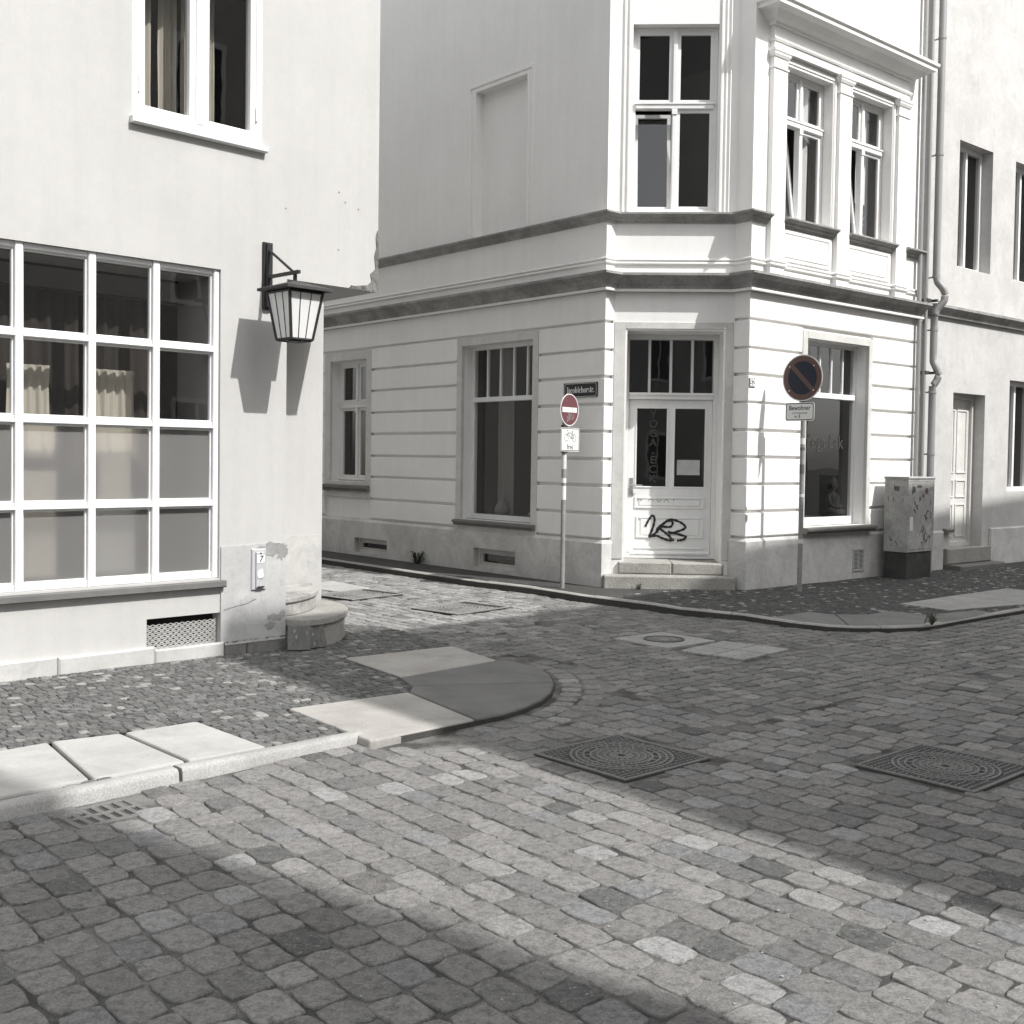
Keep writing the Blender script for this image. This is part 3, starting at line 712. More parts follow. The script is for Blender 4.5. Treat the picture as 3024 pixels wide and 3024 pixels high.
for u, z in ((.55, 4.14), (.62, 4.06), (.77, 4.02), (.55, 3.62), (-.02, 3.9)): mb = MB(); mb.disc(FL, u, z, 0, .008, .002, 0, 8); mb.build('drill_hole', M['sillstone'], lh)
# big gridded window
gw = MB(); gc = MB(); gf = MB()
U = [-3.45, -2.87, -2.31, -1.753, -1.219, -.655]; Zs = [.705, 1.339, 1.987, 2.623, 3.295]
N0 = -.05
for i, u in enumerate(U):
    w_ = .050 if i in (0, 5) else .030
    a = u if i == 0 else u-w_; b = u if i == 5 else u+w_
    gw.bevbox(FL, a if i else u, b if i < 5 else u, N0-.06, N0+.030, Zs[0], Zs[-1], .008)
for i in range(5):
    a = U[i]+(.05 if i == 0 else .03); b = U[i+1]-(.05 if i == 4 else .03)
    for j, z in enumerate(Zs):
        if j == 0: z0, z1 = z, z+.055
        elif j == 4: z0, z1 = z-.05, z
        else: z0, z1 = z-.028, z+.028
        gw.bevbox(FL, a, b, N0-.06, N0+.016, z0, z1, .008)
        if 0 < j < 4: gw.bevbox(FL, a, b, N0+.016, N0+.034, z0+.004, z0+.02, .004)
    for j in range(4):
        z0 = Zs[j]+(.055 if j == 0 else .028); z1 = Zs[j+1]-(.05 if j == 3 else .028)
        rectframe(gw, FL, a, b, z0, z1, .014, N0-.04, N0-.004)
        (gf if j < 2 else gc).quad(FL, a+.014, b-.014, N0-.025, z0+.014, z1-.014)
w = gw.build('grid_window', M['white'], lh)
gc.build('clear_pane', M['glass'], w); o = gf.build('frosted_pane', M['frost'], w); o['label'] = 'frosted lower panes'
interior(FL, -3.45, -.655, .705, 3.295, N0-.062, w, 1.7, 'room', .02)
for a, b in ((-1.62, -.98), (-2.33, -1.66), (-3.0, -2.36)): curtain(FL, a, b, 1.55, 3.02, N0-.42, w, 'curtain_dark', 6, .03)
for a, b in ((-1.62, -1.24), (-2.28, -1.95)): curtain(FL, a, b, 1.7, 2.42, N0-.30, w, 'curtain_light', 5, .022)
mb = MB(); mb.box(FL, -.72, -.656, N0-.55, N0-.064, .74, 3.29); mb.box(FL, -3.44, -.722, N0-.40, N0-.064, 3.22, 3.29); mb.box(FL, -3.44, -.722, N0-.56, N0-.53, 3.03, 3.22); mb.build('inner_reveal', M['room_lit'], w)
mb = MB(); mb.tube([FL.p(-3.4, N0-.42, 3.03), FL.p(-.73, N0-.42, 3.03)], .012, 8); mb.build('curtain_rail', M['iron'], w)
for a, b, z0_, z1_, k_ in ((-1.70, -1.30, .78, 1.35, 'paper'), (-1.62, -1.34, 1.36, 1.72, 'curtain_light'), (-2.28, -1.95, .78, 1.6, 'curtain_light'), (-2.9, -2.5, .78, 1.5, 'paper')):
    mb = MB(); mb.bevbox(FL, a, b, N0-.34, N0-.22, z0_, z1_, .02); mb.build('frost_tone_block', M[k_], w)  # blocks added to vary the brightness seen through the frosted panes
mb = MB(); mb.box(FL, -3.44, -.722, N0-.35, N0-.065, .69, .73); mb.build('inner_sill', M['curtain_white'], w)
mb = MB(); mb.bevbox(FL, -3.5, -.618, -.02, .065, .632, .690, .008); mb.build('sill', M['slab_grey'], lh)
# upstairs windows
for k, h in enumerate(hLu):
    mb = MB(); g = MB(); c_ = (h[0]+h[1])/2
    rectframe(mb, FL, h[0], h[1], h[2], h[3], .055, -.10, .004)
    mb.bevbox(FL, c_-.035, c_+.035, -.10, .012, h[2]+.055, h[3]-.055, .008)
    for a, b in ((h[0]+.055, c_-.035), (c_+.035, h[1]-.055)):
        rectframe(mb, FL, a, b, h[2]+.055, h[3]-.055, .055, -.08, -.004); g.quad(FL, a+.055, b-.055, -.05, h[2]+.11, h[3]-.11)
        mb.tube([FL.p(b if a > c_ else a, .008, h[2]+.2), FL.p(b if a > c_ else a, .008, h[2]+.32)], .010, 6)
    w = mb.build('casement_window', M['white'], lh); g.build('pane', M['glass'], w)
    interior(FL, *h[:4], -.105, w, 1.5, 'dark')
    for a, b in ((h[0]+.16, h[0]+.34), (h[0]+.40, c_-.02), (c_+.02, c_+.2), (c_+.24, c_+.34)): curtain(FL, a, b, h[2], h[3], -.35, w, 'curtain_light', 3)
    mb = MB(); mb.bevbox(FL, h[0]-.02, h[1]+.035, -.02, .06, h[2]-.055, h[2]-.004, .008); mb.build('sill', M['white'], w)
# cellar grating of expanded metal
mb = MB(); h = hL[1]; du, dz = .052, .0235
i = 0; z = h[2]+.004
while z < h[3]-.045:
    u = h[0]+(du/2 if i % 2 else 0)
    while u < h[1]-du*.4:
        for s_ in (1, -1):
            a = (u, z+dz*.0); b = (u+du/2, z+s_*dz/2)
            c1 = (u+du/2, z+s_*dz/2); c2 = (u+du, z)
            for p, q in ((a, b), (c1, c2)):
                if q[0] < h[1] and p[1] > h[2] and q[1] > h[2]: stroke(mb, FL, [p, q], .0055, -.045, 1)
        u += du
    z += dz/2*2; i += 1
gr = mb.build('cellar_grating', M['alu'], lh)
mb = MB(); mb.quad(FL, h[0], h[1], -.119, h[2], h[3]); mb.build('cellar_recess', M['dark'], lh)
# round entrance steps in the recess
def steps(pts, z0, z1, nose, inset, m='steps'):
    mb = MB(); c_ = Vector((-2.2, 11.2)); inn = [tuple(Vector(p)+(c_-Vector(p)).normalized()*inset) for p in pts]
    mb.prism(inn, z0, z1-nose+.005); mb.prism(pts, z1-nose, z1); return mb.build('round_step', M[m], lh, .012)
def smooth(pts, k=5):
    Q = []
    for i in range(len(pts)-1):
        p0, p1, p2, p3 = pts[max(i-1, 0)], pts[i], pts[i+1], pts[min(i+2, len(pts)-1)]
        for j in range(k):
            t = j/k; Q.append(tuple(.5*((2*p1[x])+(-p0[x]+p2[x])*t+(2*p0[x]-5*p1[x]+4*p2[x]-p3[x])*t*t+(-p0[x]+3*p1[x]-3*p2[x]+p3[x])*t**3) for x in (0, 1)))
    return Q+[pts[-1]]
back = [tuple(FL.p(.98, -.97, 0).to_2d()), tuple(FL.p(.02, -.97, 0).to_2d())]
s1p = smooth([(-1.985, 10.035), (-1.86, 10.02), (-1.715, 10.09), (-1.60, 10.30), (-1.55, 10.57), (-1.55, 10.82), (-1.62, 11.08), (-1.80, 11.36)])
steps(s1p+back, 0, .30, .065, .035)
s2p = smooth([(-2.03, 10.12), (-1.94, 10.26), (-1.88, 10.42), (-1.845, 10.62), (-1.84, 10.82), (-1.88, 11.08), (-1.98, 11.28)])
steps(s2p+back, .30, .47, .05, .03, 'step_upper')

# ---- wall lantern
ax = FL.p(-.218, .44, 0)
lan = thing('wall_lantern', 'old black wall lantern with milky panes on a braced bracket', 'lantern', tuple(FL.p(-.203, 0, 3.0)))
FN = Fr(ax, dL, nL)
mb = MB(); mb.bevbox(FL, -.255, -.165, .0, .03, 3.0, 3.575, .005); mb.bevbox(FL, -.238, -.182, .03, .055, 3.02, 3.56, .004)
mb.disc(FL, -.21, 3.50, 0, .018, .058, 0, 12); mb.build('wall_plate', M['black'], lan)
mb = MB(); mb.box(FL, -.231, -.204, .05, .50, 3.262, 3.290); mb.tube([FL.p(-.218, .06, 3.50), FL.p(-.218, .41, 3.285)], .012, 8); mb.tube([FN.p(0, 0, 3.19), FN.p(0, 0, 3.27)], .017, 8)
mb.build('bracket', M['black'], lan)
s = .225
mb = MB(); zr = 3.115
mb.add([FN.p(a, b, z) for z in (zr, zr+.022) for a, b in ((-s, -s), (s, -s), (s, s), (-s, s))]+[FN.p(a, b, zr+.085) for a, b in ((-.03, -.03), (.03, -.03), (.03, .03), (-.03, .03))],
       [(3, 2, 1, 0), (0, 1, 5, 4), (1, 2, 6, 5), (2, 3, 7, 6), (3, 0, 4, 7), (4, 5, 9, 8), (5, 6, 10, 9), (6, 7, 11, 10), (7, 4, 8, 11), (8, 9, 10, 11)])
mb.build('roof', M['iron'], lan)
t_, b_, z1, z0 = .165, .105, zr-.002, 2.712
fm = MB(); gm = MB()
cs = [(-1, -1), (1, -1), (1, 1), (-1, 1)]
for i in range(4):
    a, c_ = cs[i], cs[(i+1) % 4]
    fm.tube([FN.p(a[0]*t_, a[1]*t_, z1), FN.p(a[0]*b_, a[1]*b_, z0)], .0135, 4, 0, True, False)
    for z, r_, th in ((z0, b_, .013), (z1-.01, t_, .012)): fm.tube([FN.p(a[0]*r_, a[1]*r_, z), FN.p(c_[0]*r_, c_[1]*r_, z)], th, 4, 0, True, False)
    for k in (1/3, 2/3):
        p = [a[j]+(c_[j]-a[j])*k for j in (0, 1)]; fm.tube([FN.p(p[0]*t_, p[1]*t_, z1), FN.p(p[0]*b_, p[1]*b_, z0)], .0045, 4, 0, True, False)
    q = .985
    gm.add([FN.p(a[0]*t_*q, a[1]*t_*q, z1), FN.p(c_[0]*t_*q, c_[1]*t_*q, z1), FN.p(c_[0]*b_*q, c_[1]*b_*q, z0), FN.p(a[0]*b_*q, a[1]*b_*q, z0)], [(0, 1, 2, 3)])
gm.add([FN.p(a*b_*.985, b*b_*.985, z0) for a, b in cs], [(0, 1, 2, 3)])
fm.tube([FN.p(0, 0, z0-.004), FN.p(0, 0, z0-.016)], .055, 14)
fm.build('frame', M['black'], lan); gm.build('milk_glass', M['milk'], lan)

# ---- bell panel
bp = thing('doorbell_panel', 'grey doorbell panel with number 7 and a torn label on the cream wall', 'doorbell panel', tuple(FL.p(-.283, .013, .76)))
mb = MB(); mb.bevbox(FL, -.356, -.210, .012, .030, .580, .938, .008); mb.build('back_plate', M['panel'], bp, .004)
mb = MB(); mb.bevbox(FL, -.322, -.238, .0301, .046, .600, .912, .006); mb.build('cover', M['panel'], bp, .004)
mb = MB(); mb.bevbox(FL, -.316, -.240, .0461, .049, .815, .885, .003); mb.build('number_card', M['sign_white'], bp)
mb = MB(); addtext(mb, FL, -.278, .850, .0496, '7', .075, .002, .9, 0, .2); mb.disc(FL, -.278, .898, 0, .009, .0465, 0, 12); mb.poly(FL, [(-.30, .685), (-.27, .672), (-.252, .69)], .0472, 0)
mb.bevbox(FL, -.31, -.245, .0461, .056, .605, .615, .002)
mb.build('number_lettering', M['ink'], bp)
mb = MB(); mb.poly(FL, [(-.312, .70), (-.30, .684), (-.27, .682), (-.25, .702), (-.256, .735), (-.262, .774), (-.270, .752), (-.277, .771), (-.284, .750), (-.293, .765), (-.30, .745), (-.314, .748)], .0465, .004); mb.build('torn_label', M['sign_white'], bp)

# ---- two concrete tiles leaning at the step
M['tile_light'] = plaster('mottled_tile', (.30, .295, .285), .5, .4, .35)
M['tile_dark'] = plaster('dark_tile', (.20, .198, .193), .3, .3, .2)
def tile(c, ang, lean, w_, h_, t_, label, m_):
    c = Vector(c); d = Vector((math.sin(R(ang)), math.cos(R(ang)), 0)); n = Vector((d.y, -d.x, 0))
    upv = (Vector((0, 0, 1))*math.cos(R(lean))-n*math.sin(R(lean))); nn = d.cross(upv).normalized()
    if nn.dot(n) < 0: nn = -nn
    mb = MB(); P = [c+d*a+nn*b+upv*e for e in (0, h_) for b in (-t_, 0) for a in (-w_/2, w_/2)]
    mb.add(P, [(0, 1, 3, 2), (4, 6, 7, 5), (0, 4, 5, 1), (2, 3, 7, 6), (0, 2, 6, 4), (1, 5, 7, 3)])
    for k in range(3):
        a, e = random.uniform(-.38, .38)*w_, random.uniform(.15, .8)*h_; k1 = random.uniform(.6, 1.6); q = [(a+.016*k1*math.cos(i)*random.uniform(.3, 1.2), e+.022*math.sin(i)*random.uniform(.3, 1.3)) for i in (0, .9, 1.8, 2.7, 3.6, 4.5, 5.4)]
        mb.add([c+d*x+upv*y+nn*.0012 for x, y in q], [tuple(range(7))], 1)
    o = mb.build('concrete_tile', [M[m_], M['slab_pale']], None, .006, loc=c); tag(o, label, 'paving tile', 'tiles leaning against the round step')
tile((-1.835, 9.875, .052), 80, 11, .20, .215, .035, 'square dark concrete tile leaning on the round step, the front one', 'tile_dark')
tile((-1.700, 10.03, .05), 50, 22, .20, .245, .035, 'mottled concrete tile leaning on the round step, half hidden behind another', 'tile_light')

# ================================================================ SIGNS
def post(name, label, base, zt, r):
    t = thing(name, label, 'traffic sign', base)
    mb = MB(); mb.tube([(base[0], base[1], base[2]-.02), (base[0], base[1], 1.0), (base[0], base[1], zt)], r, 14); mb.build('pole', M['pole'], t)
    return t
def band_on(t, base, r, z0, z1, m, name='sticker'):
    mb = MB(); mb.tube([(base[0], base[1], z0), (base[0], base[1], z1)], r+.0015, 14, 0, False); mb.build(name, M[m], t)
def roundrect(mb, F, u, z, w, h, r, n, t, mi=0):
    pts = []
    for cx, cz, a0 in ((u+w/2-r, z-h/2+r, -90), (u+w/2-r, z+h/2-r, 0), (u-w/2+r, z+h/2-r, 90), (u-w/2+r, z-h/2+r, 180)):
        pts += [(cx+r*math.cos(R(a0+k*18)), cz+r*math.sin(R(a0+k*18))) for k in range(6)]
    mb.poly(F, pts, n, t, mi)
# no entry
b1 = (.668, 14.76, .06)
s1 = post('no_entry_sign', 'thin pole with faded red no-entry disc above a white bicycle plate', b1, 2.25, .031)
a = 37; F1 = Fr((b1[0]+.012, b1[1]-.05), (math.sin(R(a)), math.cos(R(a))))
c1 = .075
mb = MB(); mb.disc(F1, c1, 2.385, 0, .208, 0, .006, 48, 0); mb.disc(F1, c1, 2.385, .198, .209, .0065, 0, 48, 0)
mb.disc(F1, c1, 2.385, 0, .197, .0068, 0, 48, 1)
mb.poly(F1, [(c1-.165, 2.353), (c1+.165, 2.353), (c1+.165, 2.417), (c1-.165, 2.417)], .0076, 0, 0)
d_ = mb.build('no_entry_disc', [M['sign_white'], M['red_old']], s1); d_['label'] = 'faded red disc with a white bar and scratches'
mb = MB()
for k in range(9):
    u, z = c1+random.uniform(-.08, .07), 2.28+random.uniform(-.06, .06); stroke(mb, F1, [(u, z), (u+random.uniform(-.04, .04), z+.04), (u+random.uniform(-.03, .05), z+.075)], .008, .0082+.0003*k, 3)
mb.build('scratches', M['slab_tan'], d_)
mb = MB(); cu = .10; roundrect(mb, F1, cu, 2.0, .42, .305, .02, 0, .005, 0); roundrect(mb, F1, cu, 2.0, .405, .29, .018, .0055, 0, 1); roundrect(mb, F1, cu, 2.0, .385, .272, .014, .0062, 0, 0)
pl = mb.build('bicycle_plate', [M['sign_white'], M['ink']], s1)
mb = MB(); n_ = .0070; bz = 2.028
mb.disc(F1, cu-.088, bz-.005, .041, .048, n_, 0, 28); mb.disc(F1, cu+.085, bz-.005, .041, .048, n_, 0, 28)
for pts in ([(-.088, -.005), (-.055, .065), (-.060, .085), (-.085, .088)], [(-.058, .058), (.04, .058)], [(-.052, .05), (.018, -.012)], [(.018, -.012), (.045, .075)], [(.03, .078), (.062, .076)], [(.04, .058), (.085, -.005)], [(.018, -.012), (.085, -.005)]):
    for q in range(len(pts)-1): stroke(mb, F1, [(cu+pts[q][0], bz+pts[q][1]), (cu+pts[q+1][0], bz+pts[q+1][1])], .0075, n_, 1)
addtext(mb, F1, cu-.005, 1.905, n_, 'frei', .10, .001, 1.0)
mb.build('bicycle_symbol', M['ink'], pl)
for q in ((.05, 2.15, 2.185), (.06, 1.83, 1.865)): mb = MB(); mb.box(F1, -.04, q[0], -.045, 0, q[1], q[2]); mb.build('clamp', M['iron'], s1)
for z0, z1, m_ in ((1.62, 1.80, 'sign_grey'), (1.53, 1.60, 'pole'), (1.44, 1.50, 'sign_white'), (1.22, 1.40, 'sign_white')): band_on(s1, b1, .031, z0, z1, m_, 'paint_band')
# no stopping
b2 = (3.735, 14.70, .08)
s2 = post('no_stopping_sign', 'pole with blue and brown-red no-stopping disc over a white residents plate', b2, 2.60, .031)
a = -42; F2 = Fr((b2[0]-.03, b2[1]-.045), (-math.sin(R(a)), -math.cos(R(a))))
c2 = -.0
mb = MB(); mb.disc(F2, c2, 2.83, 0, .298, 0, .006, 56, 0); mb.disc(F2, c2, 2.83, .285, .299, .0065, 0, 56, 0); mb.disc(F2, c2, 2.83, 0, .2848, .0068, 0, 56, 1)
for s_ in (1, -1):    # two blue segments either side of the diagonal
    rr = .215; off = .030; al = math.asin(off/rr)
    pts = [(c2+rr*math.cos(R(-45)+s_*(al+(math.pi-2*al)*k/24)), 2.83+rr*math.sin(R(-45)+s_*(al+(math.pi-2*al)*k/24))) for k in range(25)]
    mb.poly(F2, pts, .0078, 0, 2)
d_ = mb.build('no_stopping_disc', [M['sign_grey'], M['red_brown'], M['blue_old']], s2)
mb = MB()
for u in (-.19, .17):
    for z in (-.16, .15): mb.disc(F2, c2+u, 2.83+z, 0, .009, .010, .003, 10)
mb.build('rivet', M['sign_white'], d_)
mb = MB(); c3 = -.03; roundrect(mb, F2, c3, 2.398, .43, .235, .03, 0, .005, 0); roundrect(mb, F2, c3, 2.398, .412, .218, .026, .0055, 0, 1); roundrect(mb, F2, c3, 2.398, .392, .198, .02, .0062, 0, 0)
pl = mb.build('residents_plate', [M['sign_white'], M['ink']], s2)
mb = MB(); addtext(mb, F2, c3, 2.445, .0070, 'Bewohner', .083, .0012, .93); addtext(mb, F2, c3+.0, 2.382, .0070, 'mit Parkausweis', .036, .0002, 1.0, 0, .1); addtext(mb, F2, c3-.055, 2.335, .0070, 'Nr', .040, .0004); addtext(mb, F2, c3+.0, 2.338, .0070, '5', .056, .0014)
mb.build('plate_text', M['ink'], pl)
for q in (2.52, 2.36): mb = MB(); mb.box(F2, -.045, .045, -.05, 0, q, q+.03); mb.build('clamp', M['iron'], s2)
for z0, z1, m_ in ((1.98, 2.06, 'sign_grey'), (1.90, 1.94, 'concrete'), (1.30, 1.34, 'sign_grey'), (.70, .76, 'sign_grey'), (1.60, 1.72, 'concrete')): band_on(s2, b2, .031, z0, z1, m_)

# ---- street name plate: hand-drawn fat-face letters
def glyphs(mb, F, u, z, n, txt, k, mi=0):
    """high-contrast roman: thick stems, hairline joins"""
    def st(x, y0, y1, w=.26): mb.poly(F, [(u+(x)*k, z+y0*k), (u+(x+w)*k, z+y0*k), (u+(x+w)*k, z+y1*k), (u+x*k, z+y1*k)], n, 0, mi)
    def ring(cx, cy, rx, ry, wi=.26, a0=0, a1=360, seg=20):
        A = [R(a0+(a1-a0)*i/seg) for i in range(seg+1)]; ix = max(rx-wi, .04); iy = ry-.07
        V = [F.p(u+(cx+rx*math.cos(a))*k, n, z+(cy+ry*math.sin(a))*k) for a in A]+[F.p(u+(cx+ix*math.cos(a))*k, n, z+(cy+iy*math.sin(a))*k) for a in A]
        mb.add(V, [(i, i+1, seg+2+i, seg+1+i) for i in range(seg)], mi)
    def dot(cx, cy, r=.15): mb.poly(F, [(u+(cx+r*math.cos(i*.785))*k, z+(cy+r*math.sin(i*.785))*k) for i in range(8)], n, 0, mi)
    for ch in txt:
        if ch == 'J': st(.25, -.05, 1.45, .28); ring(.22, -.05, .31, .30, .26, 180, 360); dot(.06, -.05, .14); st(.05, 1.36, 1.45, .6); w = .66
        elif ch == 'a': st(.36, 0, .78, .25); ring(.30, .30, .28, .30, .22); ring(.32, .72, .28, .28, .22, 0, 180); dot(.14, .70, .12); w = .72
        elif ch == 'c': ring(.36, .5, .36, .5, .28, 60, 320); dot(.56, .76, .13); w = .74
        elif ch == 'o': ring(.38, .5, .38, .5); w = .84
        elif ch == 'b': st(.02, 0, 1.5); ring(.42, .5, .36, .5); w = .88
        elif ch == 'i': st(.08, 0, 1); dot(.21, 1.28, .16); st(.0, .92, 1.0, .2); w = .44
        elif ch == 'h': st(.02, 0, 1.5); st(.52, 0, .75); ring(.48, .72, .30, .28, .24, 0, 170); w = .86
        elif ch == 'r': st(.04, 0, 1); ring(.42, .72, .24, .28, .1, 60, 170); dot(.48, .84, .15); w = .64
        elif ch == 's': ring(.28, .73, .26, .27, .18, 30, 270); ring(.28, .27, .26, .27, .18, -150, 90); w = .60
        elif ch == 't': st(.10, .08, 1.3); st(.0, .92, 1.0, .46); ring(.30, .2, .2, .2, .12, 180, 330); w = .54
        else: dot(.12, .14, .15); w = .3
        u += w*k
sn = thing('street_name_sign', 'dark enamel street name sign lettered Jacobichorstr. on the corner house', 'street sign', tuple(FA.p(.43, 0, 2.67)))
FT = flip(FA)
mb = MB(); roundrect(mb, FT, -.435, 2.672, .64, .195, .006, .002, .012); mb.build('plate', M['enamel'], sn)
mb = MB(); q = [(-.735, 2.602), (-.715, 2.585), (-.155, 2.585), (-.135, 2.602), (-.135, 2.742), (-.155, 2.759), (-.715, 2.759), (-.735, 2.742)]
for i in range(8): stroke(mb, FT, [q[i], q[(i+1) % 8]], .005, .0146, 1)
glyphs(mb, FT, -.700, 2.635, .0146, 'Jacobichorstr.', .0560)
mb.build('lettering', M['sign_white'], sn)
hn = thing('house_number_plate', 'small dark enamel house number plate reading 52', 'number plate', tuple(FB.p(.06, 0, 2.77)))
mb = MB(); mb.bevbox(FB, .005, .125, .001, .012, 2.712, 2.828, .003); mb.build('plate', M['enamel'], hn)
mb = MB(); rectframe(mb, FB, .011, .119, 2.718, 2.822, .005, .0121, .0128); addtext(mb, FB, .065, 2.770, .0132, '52', .118, .005, .80); mb.build('number', M['sign_white'], hn)
# notice in the door
mb = MB(); mb.bevbox(FD, .905, 1.215, .036, .040, 1.552, 1.758, .001, 0)
for i, (z, w_) in enumerate(((1.70, .22), (1.683, .16), (1.668, .24), (1.655, .22), (1.625, .10))):
    mb.poly(FD, [(1.06-w_/2, z), (1.06+w_/2, z), (1.06+w_/2, z+.005), (1.06-w_/2, z+.005)], .0405, 0, 1)
mb.disc(FD, 1.045, 1.735, 0, .010, .0405, 0, 10, 1); mb.disc(FD, 1.045, 1.582, 0, .013, .0405, 0, 10, 1)
tag(mb.build('paper_notice', [M['paper'], M['panel']]), 'grey paper notice stuck behind the plain glass pane of the corner door', 'notice')

# ---- utility cabinet
cb = thing('utility_cabinet', 'scruffy grey utility cabinet covered in stickers and scribbles by the wall', 'cabinet', tuple(FB.p(3.45, .33, .08)))
mb = MB(); mb.bevbox(FB, 3.08, 3.81, .14, .52, .465, 1.525, .004); mb.build('body', M['cabinet'], cb, .004)
mb = MB(); mb.bevbox(FB, 3.07, 3.82, .132, .532, 1.526, 1.56, .010); mb.build('top_cover', M['cabinet'], cb)
mb = MB(); mb.bevbox(FB, 3.10, 3.785, .15, .502, .0, .464, .004); mb.build('base', M['cabinet_base'], cb)
mb = MB()
for q in ((3.115, 3.119, .50, 1.50), (3.771, 3.775, .50, 1.50), (3.119, 3.771, .50, .504), (3.119, 3.771, 1.496, 1.50)): mb.quad(FB, q[0], q[1], .5206, q[2], q[3])
mb.build('door_seam', M['cabinet_base'], cb)
mb = MB(); mb.bevbox(FB, 3.70, 3.735, .52, .532, .96, 1.06, .004); mb.build('lock', M['pipe'], cb)
FK = Fr(FB.p(3.08, .52, 0), dB, nB); FK2 = Fr(FB.p(3.08, .14, 0), nB, -dB)
mb = MB()
for i in range(22):
    u, z = random.uniform(.12, .66), random.uniform(.6, 1.42)
    pts = [(u, z)]
    for k in range(random.randint(1, 3)): pts.append((pts[-1][0]+random.uniform(-.05, .05), pts[-1][1]+random.uniform(-.09, .06)))
    stroke(mb, FK, pts, random.uniform(.006, .016), .0012+.0001*i, 3)
for i in range(9):
    u, z = random.uniform(.06, .32), random.choice((.52, .55, .62, 1.2, 1.32, 1.36)); stroke(mb, FK2, [(u, z), (u+random.uniform(-.04, .04), z+random.uniform(.02, .09))], .008, .0012+.0001*i, 2)
mb.disc(FK, .40, .60, 0, .016, .002, 0, 12)
mb.build('scribble_marking', M['blue_old'], cb)
mb = MB()
for u, z, w_, h_ in ((.10, 1.33, .09, .09), (.30, 1.21, .045, .06), (.385, 1.26, .06, .045), (.24, 1.40, .12, .04)): mb.poly(FK, [(u, z), (u+w_, z), (u+w_, z+h_), (u, z+h_)], .0008, .001)
mb.poly(FK2, [(.16, 1.36), (.23, 1.35), (.24, 1.42), (.15, 1.42)], .0008, .001)
mb.build('sticker', M['concrete'], cb)
mb = MB(); mb.poly(FK, [(.05, .78), (.14, .78), (.14, .98), (.05, .98)], .0008, .001); mb.build('sticker', M['sign_grey'], cb)
mb = MB(); mb.disc(FK, .50, 1.35, 0, .05, .0009, 0, 14); mb.build('sticker', M['red_brown'], cb)

# ---- things on show in the shop windows
def lathe(mb, c, prof, seg=20, mi=0):
    c = Vector(c); V = [c+Vector((r*math.cos(2*math.pi*j/seg), r*math.sin(2*math.pi*j/seg), z)) for r, z in prof for j in range(seg)]
    mb.add(V, [(i*seg+j, i*seg+(j+1) % seg, (i+1)*seg+(j+1) % seg, (i+1)*seg+j) for i in range(len(prof)-1) for j in range(seg)], mi, True)
def shelf(F, a, b, z, n0, n1, parent):
    mb = MB(); mb.box(F, a, b, n0, n1, z-.04, z); mb.build('display_shelf', M['room'], parent)
shelf(FA, 1.42, 2.99, .895, -.70, -.28, W); shelf(FB, 1.29, 2.79, .955, -.80, -.28, WB)
mb = MB(); o = FA.p(2.52, -.42, .895); lathe(mb, o, [(0, 0), (.09, 0), (.115, .05), (.11, .12), (.06, .19), (.03, .23), (.028, .27), (.0, .27)]); tag(mb.build('vase', M['curtain_dim'], None, loc=o), 'round pale bottle vase standing in the side-street shop window', 'vase')
mb = MB(); o = FA.p(1.80, -.40, .895); lathe(mb, o, [(0, 0), (.07, 0), (.085, .03), (.06, .075), (0, .09)]); tag(mb.build('bowl', M['curtain_dim'], None, loc=o), 'small pale upturned bowl low in the side-street shop window', 'bowl')
o = FB.p(2.60, -.42, .955)
st = thing('statue', 'dark seated stone figure on a plinth in the shop window behind the sign pole', 'statue', tuple(o))
mb = MB(); mb.bevbox(Fr(o, dB, nB), -.17, .17, -.10, .10, .955, .985, .01); mb.build('base', M['statue'], st)
Fo = Fr(o, dB, nB); mb = MB()
zc = .985-.955
for sgn in (1, -1):
    mb.tube([Fo.p(sgn*.04, .0, .985+.05), Fo.p(sgn*.13, .05, .985+.055), Fo.p(sgn*.10, .10, .985+.045), Fo.p(-sgn*.04, .10, .985+.045)], [.05, .055, .045, .03], 10)
    mb.tube([Fo.p(sgn*.085, 0, 1.27), Fo.p(sgn*.125, .02, 1.17), Fo.p(sgn*.09, .075, 1.10), Fo.p(sgn*.01, .095, 1.09)], [.035, .032, .027, .024], 10)
lathe(mb, o, [(0, .03), (.10, .03), (.085, .12), (.10, .24), (.10, .30), (.06, .34), (.035, .36), (.032, .39), (.055, .41), (.066, .46), (.062, .51), (.045, .545), (.03, .56), (.026, .585), (0, .60)], 18)
mb.build('figure', M['statue'], st)

# ---- weeds
def weed(c, r, k, label):
    mb = MB(); c = Vector(c)
    for i in range(k):
        a = random.uniform(0, 6.28); e = Vector((math.cos(a), math.sin(a), 0))*random.uniform(.3, 1)*r; h = random.uniform(.3, 1)*r
        q1 = c+e*.5+Vector((0, 0, h)); q2 = c+e+Vector((0, 0, h*.8)); t = Vector((-e.y, e.x, 0)).normalized()*r*.07
        mb.add([c+t*.4, c-t*.4, q1-t, q1+t, q2], [(0, 1, 2, 3), (3, 2, 4)])
    tag(mb.build('weed', M['weed'], None, loc=c), label, 'weed', 'weeds in the pavement cracks')
weed(FA.p(3.95, .10, .055), .24, 34, 'bushy dark weed at the foot of the side wall between the cellar windows')
weed((4.42, 11.90, .06), .13, 26, 'small dark weed growing in the kerb joint near the cabinet')
weed((FC.p(.36, .30, .06)), .10, 22, 'tiny weed sprouting at the foot of the corner door steps')

